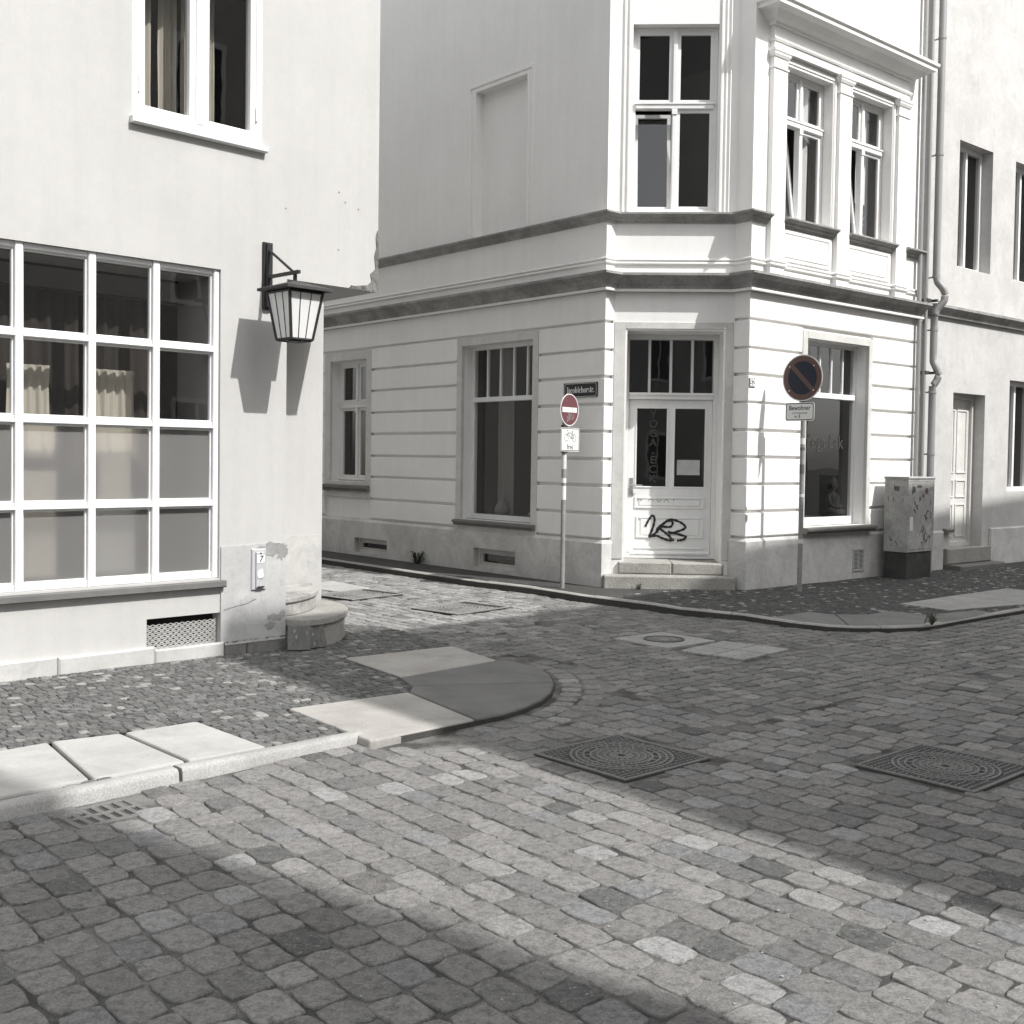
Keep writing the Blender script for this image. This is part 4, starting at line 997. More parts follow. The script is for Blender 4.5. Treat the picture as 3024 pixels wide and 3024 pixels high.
# ================================================================ GROUND
def inpoly(p, poly):
    x, y = p; c = False; j = len(poly)-1
    for i in range(len(poly)):
        if (poly[i][1] > y) != (poly[j][1] > y) and x < (poly[j][0]-poly[i][0])*(y-poly[i][1])/(poly[j][1]-poly[i][1])+poly[i][0]: c = not c
        j = i
    return c
def shrink(poly, d):
    c = Vector((sum(p[0] for p in poly)/len(poly), sum(p[1] for p in poly)/len(poly))); return [tuple(Vector(p)+(Vector(p)-c).normalized()*d) for p in poly]
v2 = lambda p: (p.x, p.y)
# base sheets
mb = MB(); mb.add([(-300, -300, -.10), (300, -300, -.10), (300, 300, -.10), (-300, 300, -.10)], [(0, 1, 2, 3)])
struct(mb.build('ground', M['joint_dark']))
mb = MB(); mb.add([(-14, -3, -.0070), (16, -3, -.0070), (16, 40, -.0070), (-14, 40, -.0070)], [(0, 1, 2, 3)])
struct(mb.build('road', M['joint']))

# left pavement outline (kerb on the street side)
dK = Vector((math.sin(R(43.5)), math.cos(R(43.5)), 0))
kend = Vector((-.872, 6.92, 0)); kfar = kend-dK*9.5
kerbW = .105; nK = Vector((dK.y, -dK.x, 0))
def zL(x, y):
    d = Vector((x, y, 0))-cL; u = d.dot(dL); n = d.dot(nL)
    z = .042+.016*max(0, -u)
    f = max(0, min(1, (u+2.7)/1.1)); z -= .006*max(0, n)*f
    return max(.030, min(.068, z))
arc = [(-.80, 6.80), (-.50, 7.10), (-.215, 7.41), (-.035, 7.595), (.12, 7.82), (.235, 8.06), (.318, 8.36), (.352, 8.70), (.335, 9.02), (.27, 9.29), (.16, 9.47), (.02, 9.60)]
paveL = [v2(kfar-nK*kerbW), v2(kend-nK*kerbW)]+arc+[(-.10, 9.63), (-.52, 10.33), (-1.27, 11.42), (-1.85, 11.55), v2(cL), v2(FL.p(-9, 0, 0))]
kerbL_poly = [v2(kfar), v2(kend), v2(kend-nK*kerbW), v2(kfar-nK*kerbW)]
# right pavement outline
kB = [tuple(FA.p(15, 1.05, 0).to_2d()), (-3.05, 18.36), (-1.45, 16.47), (-.45, 15.33), (.13, 14.82), (.52, 14.35), (.895, 13.88), (1.32, 13.45), (1.60, 13.20), (1.90, 12.86), (2.30, 12.62), (2.57, 12.46), (2.75, 12.24), (3.0, 11.98), (3.32, 11.78), (3.58, 11.74), (3.98, 11.78), (4.38, 11.92), (4.95, 12.44), (5.7, 13.1), (12.5, 19.0)]
paveB = kB+[tuple(FB.p(12, 0, 0).to_2d()), v2(cB), v2(P2), v2(P1), v2(cA), tuple(FA.p(15, 0, 0).to_2d())]
def zBp(x, y):
    d = Vector((x, y, 0))-cB; n = d.dot(nB); return .080-.0125*max(0, min(3, n))
def bed(poly, zf, m, name):
    from mathutils.geometry import tessellate_polygon
    P = [Vector((p[0], p[1], 0)) for p in poly]; tri = tessellate_polygon([P])
    mb = MB(); mb.add([(p.x, p.y, zf(p.x, p.y)-.0075) for p in P]+[(p.x, p.y, -.05) for p in P], [tuple(t) for t in tri]+[(i, (i+1) % len(P), len(P)+(i+1) % len(P), len(P)+i) for i in range(len(P))])
    return struct(mb.build(name, m))
bed(paveL, zL, M['joint_dark'], 'pavement'); bed(paveB, zBp, M['joint_dark'], 'pavement')

# rectangles kept free of setts
mhC = [(.124, 6.661), (.669, 7.151), (1.227, 6.677), (.647, 6.138)]
mhR = [(1.967, 6.502), (2.53, 7.015), (3.09, 6.53), (2.50, 6.03)]
mhF = [(-1.128, 13.008), (-.56, 13.693), (-.02, 13.20), (-.60, 12.52)]
mhG = [(-2.45, 14.15), (-1.90, 14.83), (-1.36, 14.34), (-1.93, 13.66)]
rmh = [(1.517, 11.604), (1.99, 11.057), (1.49, 10.506), (1.009, 11.078)]
s4 = [(2.067, 11.01), (2.632, 10.577), (2.057, 9.956), (1.554, 10.415)]
pal = [(-2.75, 15.55), (-2.36, 15.15), (-2.02, 14.80), (-1.72, 15.09), (-2.42, 15.75)]
fst = [(-2.50, 15.86), (-1.84, 15.04), (-2.14, 14.56), (-2.95, 15.1)]
grt = [(-2.135, 5.449), (-1.947, 5.741), (-1.759, 5.51), (-2.020, 5.231)]
free = [shrink(p, .05) for p in (mhC, mhR, mhF, mhG, rmh, s4, grt, fst)]
arcrows = []

TONES = [(.215, .209, .200)]*9+[(.185, .181, .175)]*6+[(.245, .239, .23)]*5+[(.16, .16, .156)]*2+[(.203, .204, .205)]*2+[(.105, .107, .103)]+[(.30, .30, .294)]+[(.150, .145, .141)]
def settstone(mb, cx, cy, ax_, ay_, hx, hy, z, tone, seg=16, dome=.002, rough=.075, drop=.025, sq=6.0, inset=.93):
    """one stone: rounded outline, soft shoulder, slightly domed top"""
    b = len(mb.v); V = []; ph = [random.uniform(0, 6.28) for _ in range(3)]
    tx, ty = random.gauss(0, .011), random.gauss(0, .011)
    tw = random.gauss(0, .035); qx = ax_*math.cos(tw)+ay_*math.sin(tw); qy = ay_*math.cos(tw)-ax_*math.sin(tw)
    for kk, zz in ((1.0, -drop), (.99, -.005), ((inset+1)/2, -.0012), (inset, dome*.5)):
        for i in range(seg):
            a = 2*math.pi*i/seg; ca, sa = math.cos(a), math.sin(a)
            r = (abs(ca)**sq+abs(sa)**sq)**(-1/sq)
            r *= 1+rough*(math.sin(2*a+ph[0])*.5+math.sin(3*a+ph[1])*.5+math.sin(5*a+ph[2])*.35+math.sin(7*a+ph[0]*2)*.22)
            x, y = ca*r*(hx-(1-kk)*.075), sa*r*(hy-(1-kk)*.075)
            V.append((cx+qx.x*x+qy.x*y, cy+qx.y*x+qy.y*y, z+zz+tx*x+ty*y+random.uniform(-.0015, .0015)*(kk < 1)))
    mb.add(V, [(r*seg+i, r*seg+(i+1) % seg, (r+1)*seg+(i+1) % seg, (r+1)*seg+i) for r in (0, 1, 2) for i in range(seg)], 0, True)
    mb.f.append([len(mb.v)-seg+i for i in range(seg)]); mb.m.append(0); mb.sm.append(False)
    if mb.col is None: mb.col = []
    mb.col += [(*tone, 1)]*len(V)
def tone(pal=TONES, j=.10):
    t = random.choice(pal); k = random.uniform(1-j, 1+j)*1.20; return (t[0]*k, t[1]*k, t[2]*k)

road = MB()
# band boundaries: courses run across the main street near the camera, across the side street beyond
axn = nB.copy(); axb = dB.copy()
def visible(x, y): return y > 2.9 and abs(x) < .56*y+1.2 and y < 30
def zroad(x, y): return .001*math.sin(x*1.3+y*.7)+.0006*math.sin(x*3.1-y*2.3)
def nfree(x, y): return not any(inpoly((x, y), f) for f in free)
blockers = [paveL, kerbL_poly]
rowarc = [(-.10, 7.40)]+arc
def neararc(x, y, d):
    return any((x-a[0])**2+(y-a[1])**2 < d*d for a in arcpts)
# two rings of setts round the rounded slab corner
arcS = smooth([(-.40, 7.21)]+arc[2:], 6); arcpts = arcS
for ring, off in ((0, .125), (1, .295)):
    acc = 0; prev = None; L = random.uniform(.15, .2)
    for i in range(1, len(arcS)):
        a, b = Vector((*arcS[i-1], 0)), Vector((*arcS[i], 0)); t = (b-a).normalized(); nn = Vector((t.y, -t.x, 0)); acc += (b-a).length*(1+off/1.1)
        if acc >= L:
            p = b+nn*off-t*L/2; settstone(road, p.x, p.y, t, nn, L/2-.008, .078, .0, tone(), inset=.85); acc = 0; L = random.uniform(.14, .21)
near_poly = []
def course(axis, cross, o, cmin, cmax, amin, amax, wmin, wmax, lmin, lmax, test, palette=TONES, rough=.07, bend=.0):
    c = cmin
    while c < cmax:
        w_ = random.uniform(wmin, wmax); x = amin+random.uniform(0, .3)
        while x < amax:
            l = random.uniform(lmin, lmax); cc = c+w_/2+bend*math.sin((x+l/2)*.9+c*.2)+random.uniform(-.008, .008)
            p = o+axis*(x+l/2)+cross*cc
            if visible(p.x, p.y) and test(p.x, p.y):
                g_ = random.uniform(.004, .013)
                settstone(road, p.x, p.y, axis, cross, l/2-g_*.5, w_/2-g_*.5, zroad(p.x, p.y)+random.uniform(-.0018, .003), tone(palette), rough=rough)
            x += l
        c += w_
def street(x, y):
    if not nfree(x, y) or inpoly((x, y), shP) or inpoly((x, y), kerbS) or inpoly((x, y), shB): return False
    return True
shP = [(p[0]-.005, p[1]+.005) for p in paveL]; kerbS = [v2(kfar-nK*.02), v2(kend-nK*.02), v2(kend-nK*.2), v2(kfar-nK*.2)]
shB = [(p[0]+.02, p[1]+.035) for p in kB]+paveB[len(kB):]
def nof(x, y): return (Vector((x, y, 0))-cB).dot(nB)
NB = 4.55
def ringclear(x, y): return all((x-a[0])**2+(y-a[1])**2 > .415**2 for a in arcS)
def insideL(x, y): return inpoly((x, y), [v2(FL.p(0, -.9, 0)), v2(FL.p(-9, -.9, 0)), v2(FL.p(-9, 0, 0)), v2(cL)]) or (Vector((x, y, 0))-eL).dot(Vector((dA.y, -dA.x, 0))) < .05 and (Vector((x, y, 0))-cL).dot(nL) < .1
def isnear(x, y): return nof(x, y) > NB or (y < 8.9 and (Vector((x, y, 0))-cB).dot(dB) < -5.9)
course(axn, axb, Vector(v2(cB)+(0,)), -14, 9, 1.5, 15, .148, .178, .165, .235, lambda x, y: street(x, y) and isnear(x, y) and ringclear(x, y) and not insideL(x, y), bend=.03)
PAL2 = [(.19, .187, .18)]*6+[(.22, .215, .205)]*4+[(.16, .158, .152)]*3+[(.26, .255, .245)]+[(.13, .13, .127)]
course(axb, -axn, Vector(v2(cB)+(0,)), -NB, 12, -13, 8, .120, .165, .13, .24, lambda x, y: street(x, y) and (y < 11.3 or x > .3) and not isnear(x, y) and ringclear(x, y) and not insideL(x, y) and (Vector((x, y, 0))-eL).dot(Vector((dA.y, -dA.x, 0))) > .1, PAL2, .11, .05)
PAL3 = [(.27, .266, .257)]*6+[(.31, .305, .295)]*4+[(.22, .217, .21)]*3+[(.35, .345, .335)]+[(.16, .158, .153)]
course(dA, dB, cA.copy(), -5.2, 1.5, -4.5, 15, .110, .160, .12, .22, lambda x, y: street(x, y) and not (y < 11.3 or x > .3) and not isnear(x, y) and ringclear(x, y) and not insideL(x, y) and (Vector((x, y, 0))-eL).dot(Vector((dA.y, -dA.x, 0))) > .1, PAL3, .12, .05)
struct(road.build('cobbled_road', M['sett']))

# ---- mosaic pavements
slabsL = []
def slab(pts, zf, m, name='paving_slab', t=.06, bev=.014, up=.004):
    mb = MB(); mb.prism(pts, -.02, lambda p: zf(p[0], p[1])+up); o = mb.build(name, M[m], None, bev); return struct(o)
S_L = {'s1': ([(-2.262, 6.662), (-1.94, 6.955), (-1.905, 6.955), (-1.372, 6.398), (-1.715, 6.075)], 'slab_light'),
       's2': ([(-2.60, 6.43), (-2.279, 6.640), (-1.732, 6.055), (-2.07, 5.715), (-2.10, 5.715)], 'slab_light'),
       's3': ([(-2.95, 6.05), (-2.615, 6.41), (-2.115, 5.70), (-2.44, 5.36)], 'slab_light'),
       's4': ([(-3.40, 5.65), (-2.965, 6.03), (-2.455, 5.345), (-2.85, 4.95)], 'slab_light'),
       'tan': ([(-1.475, 7.575), (-1.455, 7.60), (-.735, 8.245), (-.225, 7.415), (-.255, 7.375), (-.795, 6.795), (-.835, 6.775)], 'slab_tan'),
       'up': ([(-1.395, 9.596), (-.52, 10.30), (-.115, 9.632), (-.845, 8.825)], 'slab_tan'),
       'dk1': ([(-.735, 8.50), (-.845, 8.80), (-.105, 9.610), (.02, 9.585), (.15, 9.455), (.255, 9.28), (.325, 9.02), (.342, 8.71)], 'slab_grey'),
       'dk2': ([(-.728, 8.262), (-.725, 8.48), (.342, 8.69), (.308, 8.365), (.225, 8.07), (.11, 7.83), (-.042, 7.605), (-.215, 7.43)], 'slab_grey')}
for k, (pts, m_) in S_L.items():
    if k[0] == 's': pts = [(p[0]*1.02, p[1]*1.02) for p in pts]
    slab(pts, zL, m_); slabsL.append(shrink(pts, .028))
mos = MB()
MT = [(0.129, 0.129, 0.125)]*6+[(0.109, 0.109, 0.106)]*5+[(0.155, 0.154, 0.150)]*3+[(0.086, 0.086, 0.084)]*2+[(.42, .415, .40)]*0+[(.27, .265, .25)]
wallz = [v2(cL), v2(FL.p(-9, .0, 0))]
def mosaic(mb, o, ax1, ax2, a0, a1, b0, b1, test, zf, palt, s0, s1_, wav, white=0.0, seg=8):
    b = b0; r = 0
    while b < b1:
        w_ = random.uniform(s0, s1_); a_ = a0+random.uniform(0, .05); r += 1
        while a_ < a1:
            l = random.uniform(s0*.95, s1_*1.2); bb = b+w_/2+wav*math.sin((a_)*2.2+r*.05)
            p = o+ax1*(a_+l/2)+ax2*bb
            if visible(p.x, p.y) and test(p.x, p.y):
                tn = (.34, .337, .327) if random.random() < white else tone(palt, .14)
                settstone(mb, p.x, p.y, ax1, ax2, l/2-.0022, w_/2-.0022, zf(p.x, p.y)+random.uniform(-.0022, .0022), tn, seg, .001, .13, .012, 5.0, .955)
            a_ += l
        b += w_
def tl(x, y): return inpoly((x, y), paveL) and (Vector((x, y, 0))-cL).dot(nL) > .03-(.99 if (Vector((x, y, 0))-cL).dot(dL) > .02 else 0) and not any(inpoly((x, y), s_) for s_ in slabsL) and not inpoly((x, y), s1p+back)
mosaic(mos, cL.copy(), dL, nL, -5.2, 3.2, -1.6, 3.6, tl, zL, MT, .058, .080, .045, .003)
struct(mos.build('mosaic_pavement', M['mosaic']))
S_B = {'a': ([(2.76, 12.26), (3.358, 12.82), (3.62, 12.66), (3.525, 11.78), (3.32, 11.81), (3.01, 12.01)], 'slab_far'),
       'b': ([(3.635, 12.66), (4.004, 12.72), (4.36, 13.05), (4.70, 12.80), (4.34, 11.94), (3.96, 11.81), (3.54, 11.78)], 'slab_far'),
       'c': ([(4.715, 12.80), (5.45, 13.30), (5.62, 13.08), (4.93, 12.47), (4.36, 11.95)], 'slab_far'),
       'd': ([(4.70, 13.72), (5.72, 14.65), (6.4, 14.0), (5.12, 12.98+.25)], 'slab_pale'), 'e': ([(5.735, 14.66), (6.8, 15.6), (7.4, 15.0), (6.41, 14.01)], 'slab_pale')}
slabsB = []
for k, (pts, m_) in S_B.items(): slab(pts, zBp, m_, 'paving_slab', .05, .006); slabsB.append(shrink(pts, .03))
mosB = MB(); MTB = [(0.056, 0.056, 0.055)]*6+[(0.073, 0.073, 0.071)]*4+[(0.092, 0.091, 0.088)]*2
stepz = [v2(FC.p(-.12, .25, 0)), v2(FC.p(LC+.08, .25, 0)), v2(FC.p(LC+.08, -.5, 0)), v2(FC.p(-.12, -.5, 0))]
def tb(x, y):
    d = Vector((x, y, 0))-cB; dd = Vector((x, y, 0))-cA
    return inpoly((x, y), paveB) and not (dd.dot(dA) > 0 and dd.dot(dB) <= -.02) and not any(inpoly((x, y), s_) for s_ in slabsB) and not inpoly((x, y), kerbBp) and not inpoly((x, y), stepz)
def tb2(x, y):
    dd = Vector((x, y, 0))-cA
    return inpoly((x, y), paveB) and dd.dot(dA) > 0 and dd.dot(dB) <= -.02 and not inpoly((x, y), kerbBp) and dd.dot(nA) > .02
# kerb of the corner house
def offs(path, d):
    Q = []
    for i, p in enumerate(path):
        a = Vector(path[max(i-1, 0)]); b = Vector(path[min(i+1, len(path)-1)]); t = (b-a).normalized(); Q.append((p[0]-t.y*d, p[1]+t.x*d))
    return Q
kin = offs(kB, .12); kerbBp = kB+kin[::-1]
def kerbrun(path, w_, zf, m, lmin, lmax, name, gap=.006, hmul=1.0, bev=.012):
    """kerb stones along a path: one structure, each stone its own block"""
    P = [Vector((*p, 0)) for p in path]; mb = MB(); seg = []
    for a, b in zip(P, P[1:]):
        n_ = max(1, int((b-a).length/.12)); seg += [a.lerp(b, i/n_) for i in range(n_)]
    seg.append(P[-1]); i = 0
    while i < len(seg)-1:
        L = random.uniform(lmin, lmax); acc = 0; run = [seg[i]]
        while i < len(seg)-1 and acc < L: acc += (seg[i+1]-seg[i]).length; i += 1; run.append(seg[i])
        top = random.uniform(-.004, .004)
        if len(run) > 1:
            run[0] = run[0].lerp(run[1], min(.4, gap/max(.01, (run[1]-run[0]).length))); run[-1] = run[-1].lerp(run[-2], min(.4, gap/max(.01, (run[-1]-run[-2]).length)))
        V = []; k = len(run); i0 = i-k+1
        for j, p in enumerate(run):
            t = (seg[min(i0+j+1, len(seg)-1)]-seg[max(i0+j-1, 0)]).normalized(); nn = Vector((-t.y, t.x, 0)); z = zf(p.x, p.y)*hmul+.006+top
            jj = random.uniform(-.0015, .0015)
            for d, zz in ((0+jj, -.05), (.004+jj, z-.022), (.016, z-.003+jj*.4), (.05, z), (w_-.012, z+jj*.3), (w_, z-.008), (w_, -.05)): q = p+nn*d; V.append((q.x, q.y, zz))
        mb.add(V, [(j*7+c, j*7+7+c, j*7+8+c, j*7+1+c) for j in range(k-1) for c in range(6)], 0, True)
        mb.add([V[c] for c in range(7)], [tuple(range(7))]); mb.add([V[(k-1)*7+c] for c in range(7)], [tuple(range(7))[::-1]])
    return struct(mb.build(name, M[m]))
kerbrun(kB, .12, zBp, 'steps', .7, 1.1, 'kerb')
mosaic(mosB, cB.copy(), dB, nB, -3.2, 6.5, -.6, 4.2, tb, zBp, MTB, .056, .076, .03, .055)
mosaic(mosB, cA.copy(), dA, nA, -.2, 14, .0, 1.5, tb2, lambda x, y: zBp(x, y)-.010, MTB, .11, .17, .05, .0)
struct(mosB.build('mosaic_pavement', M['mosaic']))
# left kerb: two long granite stones and their neighbours
kp = [kend-dK*x for x in (9.4, 6.0, 4.2, 3.1)]
def zk(x, y): return max(.046, min(.066, .066-.014*max(0, (Vector((x, y, 0))-kend).dot(dK)+1.3)))
kerbrun([v2(kend-dK*9.4), v2(kend-dK*3.0)], kerbW, zk, 'granite', 1.1, 1.4, 'kerb', .008)
kerbrun([v2(kend-dK*2.99), v2(kend-dK*1.262)], kerbW, zk, 'granite', 9, 9.1, 'kerb', .008)
kerbrun([v2(kend-dK*1.255), v2(kend)], kerbW, zk, 'granite', 9, 9.1, 'kerb', .008)
# loose pale slabs in the far street
for pts, m_ in ((fst, 'slab_light'),): slab(pts, lambda x, y: .004, m_, 'paving_slab', .05, .006)

gm_ = MB()
for i in range(650):
    y = 3.6+random.random()**1.6*11; x = random.uniform(-.5, .55)*y; r = random.uniform(.003, .008)
    if not nfree(x, y) or insideL(x, y): continue
    z = zL(x, y)+.005 if inpoly((x, y), paveL) else zBp(x, y)+.004 if inpoly((x, y), paveB) else .004
    if inpoly((x, y), paveB) and y > 13.6: continue
    a0 = random.uniform(0, 6); V = [(x+r*math.cos(a0+k*1.26)*random.uniform(.5, 1.2), y+r*math.sin(a0+k*1.26)*random.uniform(.5, 1.2), z) for k in range(5)]
    gm_.add(V+[(x, y, z+r*.25)], [(k, (k+1) % 5, 5) for k in range(5)], 1 if random.random() < .35 else 0)
o = gm_.build('grit', [M['slab_tan'], M['sillstone']]); o['kind'] = 'stuff'
# ---- manhole covers and drain
def square_cover(name, quadp, label, z, group, m0, m1, style=0):
    c = Vector((sum(p[0] for p in quadp)/4, sum(p[1] for p in quadp)/4, z)); a = Vector((quadp[1][0]-quadp[0][0], quadp[1][1]-quadp[0][1], 0)); b = Vector((quadp[3][0]-quadp[0][0], quadp[3][1]-quadp[0][1], 0))
    sx = (a.length+0)/2; sy = b.length/2; ex = a.normalized(); ey = (b-ex*b.dot(ex)).normalized()
    t = thing(name, label, 'manhole cover', tuple(c), group)
    class G:      # flat frame: u,z in the plane, n upwards
        def p(s_, u, n, z_): return c+ex*u+ey*z_+Vector((0, 0, n))
    g = G()
    mb = MB(); s_ = min(sx, sy); mb.box(g, -sx, sx, -.05, .0, -sy, sy); mb.build('plate', M[m0], t, .004)
    mb = MB(); w_ = .022
    for q in ((-sx, sx, sy-w_, sy), (-sx, sx, -sy, -sy+w_), (-sx, -sx+w_, -sy+w_, sy-w_), (sx-w_, sx, -sy+w_, sy-w_)): mb.bevbox(g, q[0], q[1], .0, .008, q[2], q[3], .002)
    RR = s_*.84
    for r_ in (.98, .87, .74, .60, .47, .34, .21): mb.disc(g, 0, 0, RR*r_-.008, RR*r_+.006, .007, .007, 56)
    # broken radial ribs and stud field
    for k in range(16):
        A = k*math.pi/8; e = (math.cos(A), math.sin(A)); f = (-e[1], e[0])
        for r0, r1 in ((.04, .20), (.23, .33), (.63, .73)):
            w2 = .007; mb.poly(g, [(e[0]*RR*r0-f[0]*w2, e[1]*RR*r0-f[1]*w2), (e[0]*RR*r1-f[0]*w2, e[1]*RR*r1-f[1]*w2), (e[0]*RR*r1+f[0]*w2, e[1]*RR*r1+f[1]*w2), (e[0]*RR*r0+f[0]*w2, e[1]*RR*r0+f[1]*w2)], .0, .006)
    for k in range(40):
        A = k*math.pi/20; e = (math.cos(A), math.sin(A)); f = (-e[1], e[0])
        for r0, r1 in ((.50, .58), (.90, .96), (.77, .85), (.37, .45)):
            w2 = .006; mb.poly(g, [(e[0]*RR*r0-f[0]*w2, e[1]*RR*r0-f[1]*w2), (e[0]*RR*r1-f[0]*w2, e[1]*RR*r1-f[1]*w2), (e[0]*RR*r1+f[0]*w2, e[1]*RR*r1+f[1]*w2), (e[0]*RR*r0+f[0]*w2, e[1]*RR*r0+f[1]*w2)], .0, .005)
    st_ = .036; n_ = int(2*s_/st_)
    for i in range(n_+1):
        for j in range(n_+1):
            u = -sx+.04+i*st_+(.018 if j % 2 else 0); v = -sy+.04+j*st_
            if abs(u) < sx-.035 and abs(v) < sy-.035 and u*u+v*v > (RR*1.03)**2: mb.bevbox(g, u-.012, u+.012, 0, .006, v-.006, v+.006, .002)
    mb.build('raised_pattern', M[m1], t)
    mb = MB()
    for k in range(8):
        A = k*math.pi/4+.39; mb.disc(g, math.cos(A)*RR*.68, math.sin(A)*RR*.68, 0, .020, .0012, 0, 10)
    mb.build('vent_hole', M['dark'], t)
    return t
M['iron_far'] = stonemat('cast_iron_far_shaded', (.05, .049, .047), .3, 60, .15); M['iron_far_light'] = stonemat('cast_iron_far_lit', (.30, .296, .288), .3, 60, .15)  # plate darkened and ridges lightened: grazing light put into the pattern colours
grp = 'square iron manhole covers set in the cobbles'
square_cover('manhole_cover', mhC, 'square dark iron manhole cover in the cobbles in front of the curved slab corner', .005, grp, 'iron', 'iron_light')
square_cover('manhole_cover', mhR, 'square dark iron manhole cover in the shaded cobbles, farthest from both houses', .005, grp, 'iron', 'iron_light')
square_cover('manhole_cover', mhF, 'square patterned manhole cover in the sunlit side street, out in the open', .014, grp, 'iron_far', 'iron_far_light')
square_cover('manhole_cover', mhG, 'square patterned manhole cover just behind the round entrance step', .014, grp, 'iron_far', 'iron_far_light')
# round cover in a concrete square
t = thing('round_manhole_cover', 'small round manhole cover set in a pale worn concrete square', 'manhole cover', (1.50, 11.06, .01))
class G2:
    c = Vector((1.50, 11.06, .006)); a = Vector((.473, -.547, 0)).normalized(); b = Vector((.547, .473, 0)).normalized()
    def p(s_, u, n, z): return s_.c+s_.a*u+s_.b*z+Vector((0, 0, n))
g2 = G2()
mb = MB(); mb.box(g2, -.355, .355, -.05, .0, -.355, .355); mb.build('concrete_square', M['slab_pale'], t, .008)
mb = MB(); mb.disc(g2, 0, 0, .175, .20, .006, .006, 40); mb.build('rim', M['black'], t)
mb = MB(); mb.disc(g2, 0, 0, 0, .172, .003, 0, 40); mb.build('lid', M['iron_light'], t)
mb = MB()
for k in range(7): stroke(mb, g2, [(random.uniform(-.12, .12), random.uniform(-.12, .12)) for _ in range(3)], .014, .0045+.0004*k, 3)
mb.build('worn_paint', M['slab_pale'], t)
# four pale slabs beside it
cx = Vector((sum(p[0] for p in s4)/4, sum(p[1] for p in s4)/4)); Q = [Vector(p) for p in s4]
for i in range(2):
    for j in range(2):
        def bl(a_, b_): return tuple((Q[0]*(1-a_)+Q[1]*a_)*(1-b_)+(Q[3]*(1-a_)+Q[2]*a_)*b_)
        e = .012; slab([bl(i/2+e, j/2+e), bl(i/2+.5-e, j/2+e), bl(i/2+.5-e, j/2+.5-e), bl(i/2+e, j/2+.5-e)], lambda x, y: .006, 'slab_pale', 'paving_slab', .05, .006)
# drain grate by the kerb
t = thing('drain_grate', 'slotted iron drain grate against the granite kerb', 'drain', (-1.965, 5.49, .0))
class G3:
    c = Vector((-1.965, 5.485, .002)); a = dK.copy(); b = nK.copy()
    def p(s_, u, n, z): return s_.c+s_.a*u+s_.b*z+Vector((0, 0, n))
g3 = G3(); A0, B0 = .19, .155
mb = MB()
for u0, u1, v0, v1 in ((-A0, A0, B0-.035, B0), (-A0, A0, -B0, -B0+.035), (-A0, A0, -.014, .014)): mb.box(g3, u0, u1, -.06, 0, v0, v1)
for k in range(7):
    u = -A0+.0+k*(2*A0-.028)/6
    for v0, v1 in ((-B0+.035, -.014), (.014, B0-.035)): mb.box(g3, u, u+.028, -.06, -.0005, v0, v1)
mb.build('grating', M['iron_light'], t, .003)
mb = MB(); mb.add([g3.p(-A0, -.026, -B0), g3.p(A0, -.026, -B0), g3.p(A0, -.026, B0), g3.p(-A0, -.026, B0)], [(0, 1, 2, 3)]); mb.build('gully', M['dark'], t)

# ================================================================ HOUSES ACROSS THE STREET (cast the shadows, seen in the panes)
AZ, EL = R(55), R(47)
hs = Vector((math.sin(AZ), -math.cos(AZ), 0)); TE = math.tan(EL)
def opp_windows(F, parent, us, zs, w_=1.0, h_=1.6):
    for z in zs:
        for u in us:
            mb = MB(); g = MB(); rectframe(mb, F, u, u+w_, z, z+h_, .09, -.01, .03); mb.box(F, u+w_/2-.03, u+w_/2+.03, -.01, .025, z+.09, z+h_-.09)
            g.quad(F, u+.09, u+w_-.09, .012, z+.09, z+h_-.09, 0); o = mb.build('window', M['white'], parent); g.build('pane', M['enamel'], o)
zr = 14.5; tip = Vector((-2.70, 9.80, 0)); Rg = tip+hs*(zr/TE)
gdir = Vector((.407, -.914, 0)).normalized(); rdir = (dB-nB*.073).normalized(); pt = 1.2
fa = Rg-gdir*3.9; ra = Rg+gdir*4.5; Lr = 17
o1 = thing('opposite_house', 'tall gabled house across the street whose roof shades the cobbles', 'house', tuple(Rg))
mb = MB(); zf, zb = zr-3.9*pt, zr-4.5*pt
def up(p, z): return (p.x, p.y, z)
mb.add([up(fa, 0), up(ra, 0), up(ra, zb), up(Rg, zr), up(fa, zf), up(fa+rdir*Lr, 0), up(ra+rdir*Lr, 0), up(ra+rdir*Lr, zb), up(Rg+rdir*Lr, zr), up(fa+rdir*Lr, zf)],
       [(0, 1, 2, 3, 4), (5, 9, 8, 7, 6), (0, 4, 9, 5), (1, 6, 7, 2)]); mb.build('wall', M['opposite'], o1)
mb = MB(); q = Vector((0, 0, .05))
mb.add([up(fa, zf+.03), up(Rg, zr+.03), up(Rg+rdir*Lr, zr+.03), up(fa+rdir*Lr, zf+.03), up(ra, zb+.03), up(ra+rdir*Lr, zb+.03)], [(0, 1, 2, 3), (1, 4, 5, 2)]); mb.build('roof', M['roof'], o1)
Ff = Fr(fa+rdir*Lr, -rdir); Ff = Fr(fa+rdir*Lr, -rdir, Vector((-rdir.y, rdir.x, 0)))
opp_windows(Ff, o1, [1.2+2.3*i for i in range(7)], [1.1, 4.3, 7.3])
c2_ = Vector((.574, .819, 0))*3.30+hs*9.0
o2 = thing('opposite_house', 'flat-topped grey house across the street behind the viewer', 'house', tuple(c2_))
mb = MB(); P = [c2_, c2_-dB*11, c2_-dB*11+nB*9, c2_+nB*9]; mb.prism([v2(p) for p in P], 0, 16.0); mb.build('wall', M['opposite2'], o2)
mb = MB(); mb.prism([v2(p) for p in P], 16.005, 16.2); mb.build('roof', M['roof'], o2)
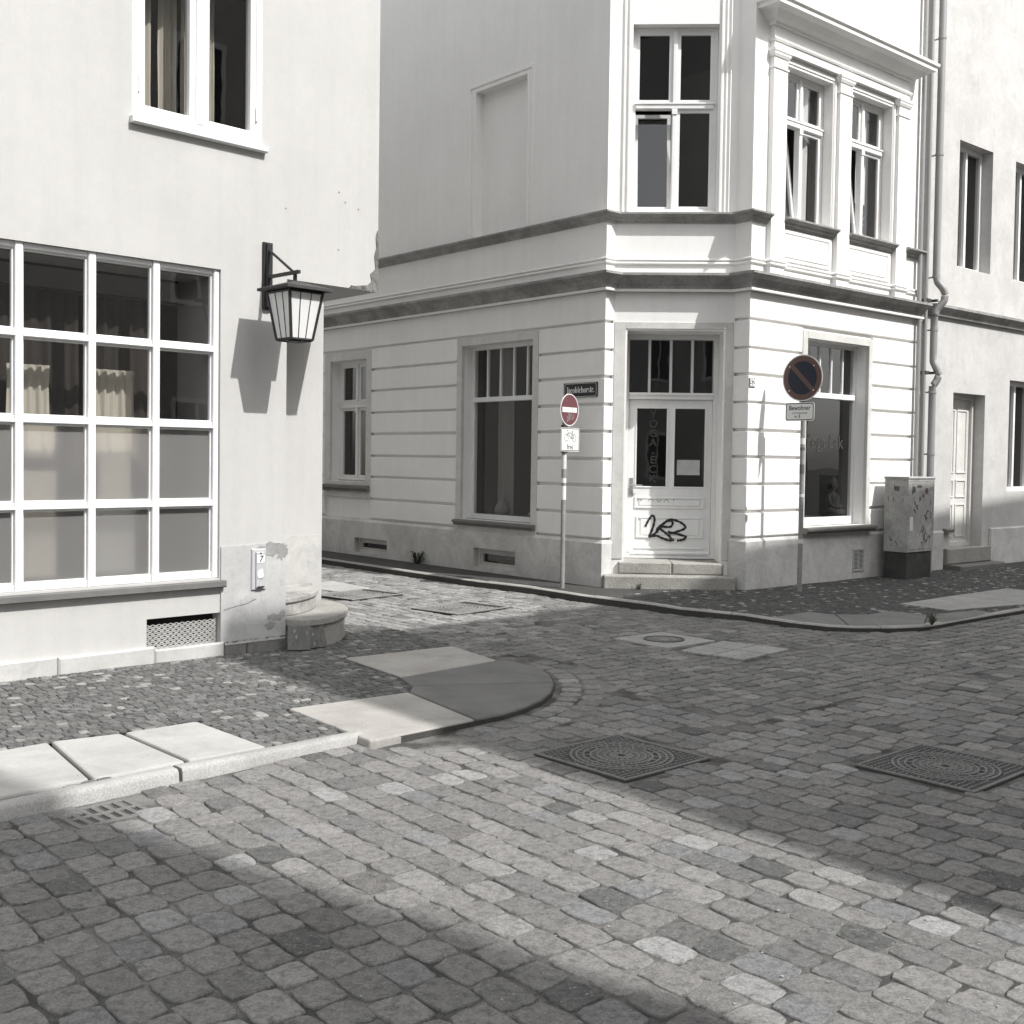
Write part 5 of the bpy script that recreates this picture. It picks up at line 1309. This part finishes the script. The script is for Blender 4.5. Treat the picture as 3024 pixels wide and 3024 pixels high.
F2w = Fr(c2_, -dB, -nB); opp_windows(F2w, o2, [1.0+2.4*i for i in range(4)], [1.1, 4.4, 7.6, 10.8])

# ================================================================ LIGHT, SKY, CAMERA
wd = bpy.data.worlds.new('World'); SC.world = wd; wd.use_nodes = True; t = wd.node_tree
bg = t.nodes['Background']; sky = t.nodes.new('ShaderNodeTexSky'); sky.sky_type = 'NISHITA'; sky.sun_disc = False
sky.sun_elevation = EL; sky.sun_rotation = math.pi-AZ; sky.air_density = 1.2; sky.dust_density = 2.5; sky.ozone_density = 1
hsv = t.nodes.new('ShaderNodeHueSaturation'); hsv.inputs['Saturation'].default_value = .12
t.links.new(sky.outputs[0], hsv.inputs['Color']); t.links.new(hsv.outputs[0], bg.inputs[0]); bg.inputs[1].default_value = .15
sl = bpy.data.lights.new('sun', 'SUN'); sl.energy = 2.95; sl.angle = R(.53); sl.color = (1, .985, .965)
so = bpy.data.objects.new('sun', sl); COL.objects.link(so)
sdir = Vector((math.sin(AZ)*math.cos(EL), -math.cos(AZ)*math.cos(EL), math.sin(EL)))
so.rotation_euler = sdir.to_track_quat('Z', 'Y').to_euler(); so.location = sdir*30

cd = bpy.data.cameras.new('camera'); cam = bpy.data.objects.new('camera', cd); COL.objects.link(cam); SC.camera = cam
cd.sensor_width = 36; cd.lens = 3365/3024*36; cd.clip_end = 1000; cd.clip_start = .05; cd.shift_y = -.015665
pi_, ro = R(1.9), R(.8)
fw = Vector((0, math.cos(pi_), -math.sin(pi_))); r0 = Vector((1, 0, 0)); u0 = r0.cross(fw)
Rr = r0*math.cos(ro)+u0*math.sin(ro); Uu = u0*math.cos(ro)-r0*math.sin(ro)
Mx = Matrix((Rr, Uu, -fw)).transposed().to_4x4(); Mx.translation = Vector((0, 0, 1.75)); cam.matrix_world = Mx
vs = SC.view_settings; SC.display_settings.display_device = 'sRGB'; vs.view_transform = 'Standard'; vs.look = 'None'; vs.gamma = 1; vs.exposure = .85
SC.render.resolution_x = SC.render.resolution_y = 1024
SC.cycles.max_bounces = 8; SC.cycles.transparent_max_bounces = 12
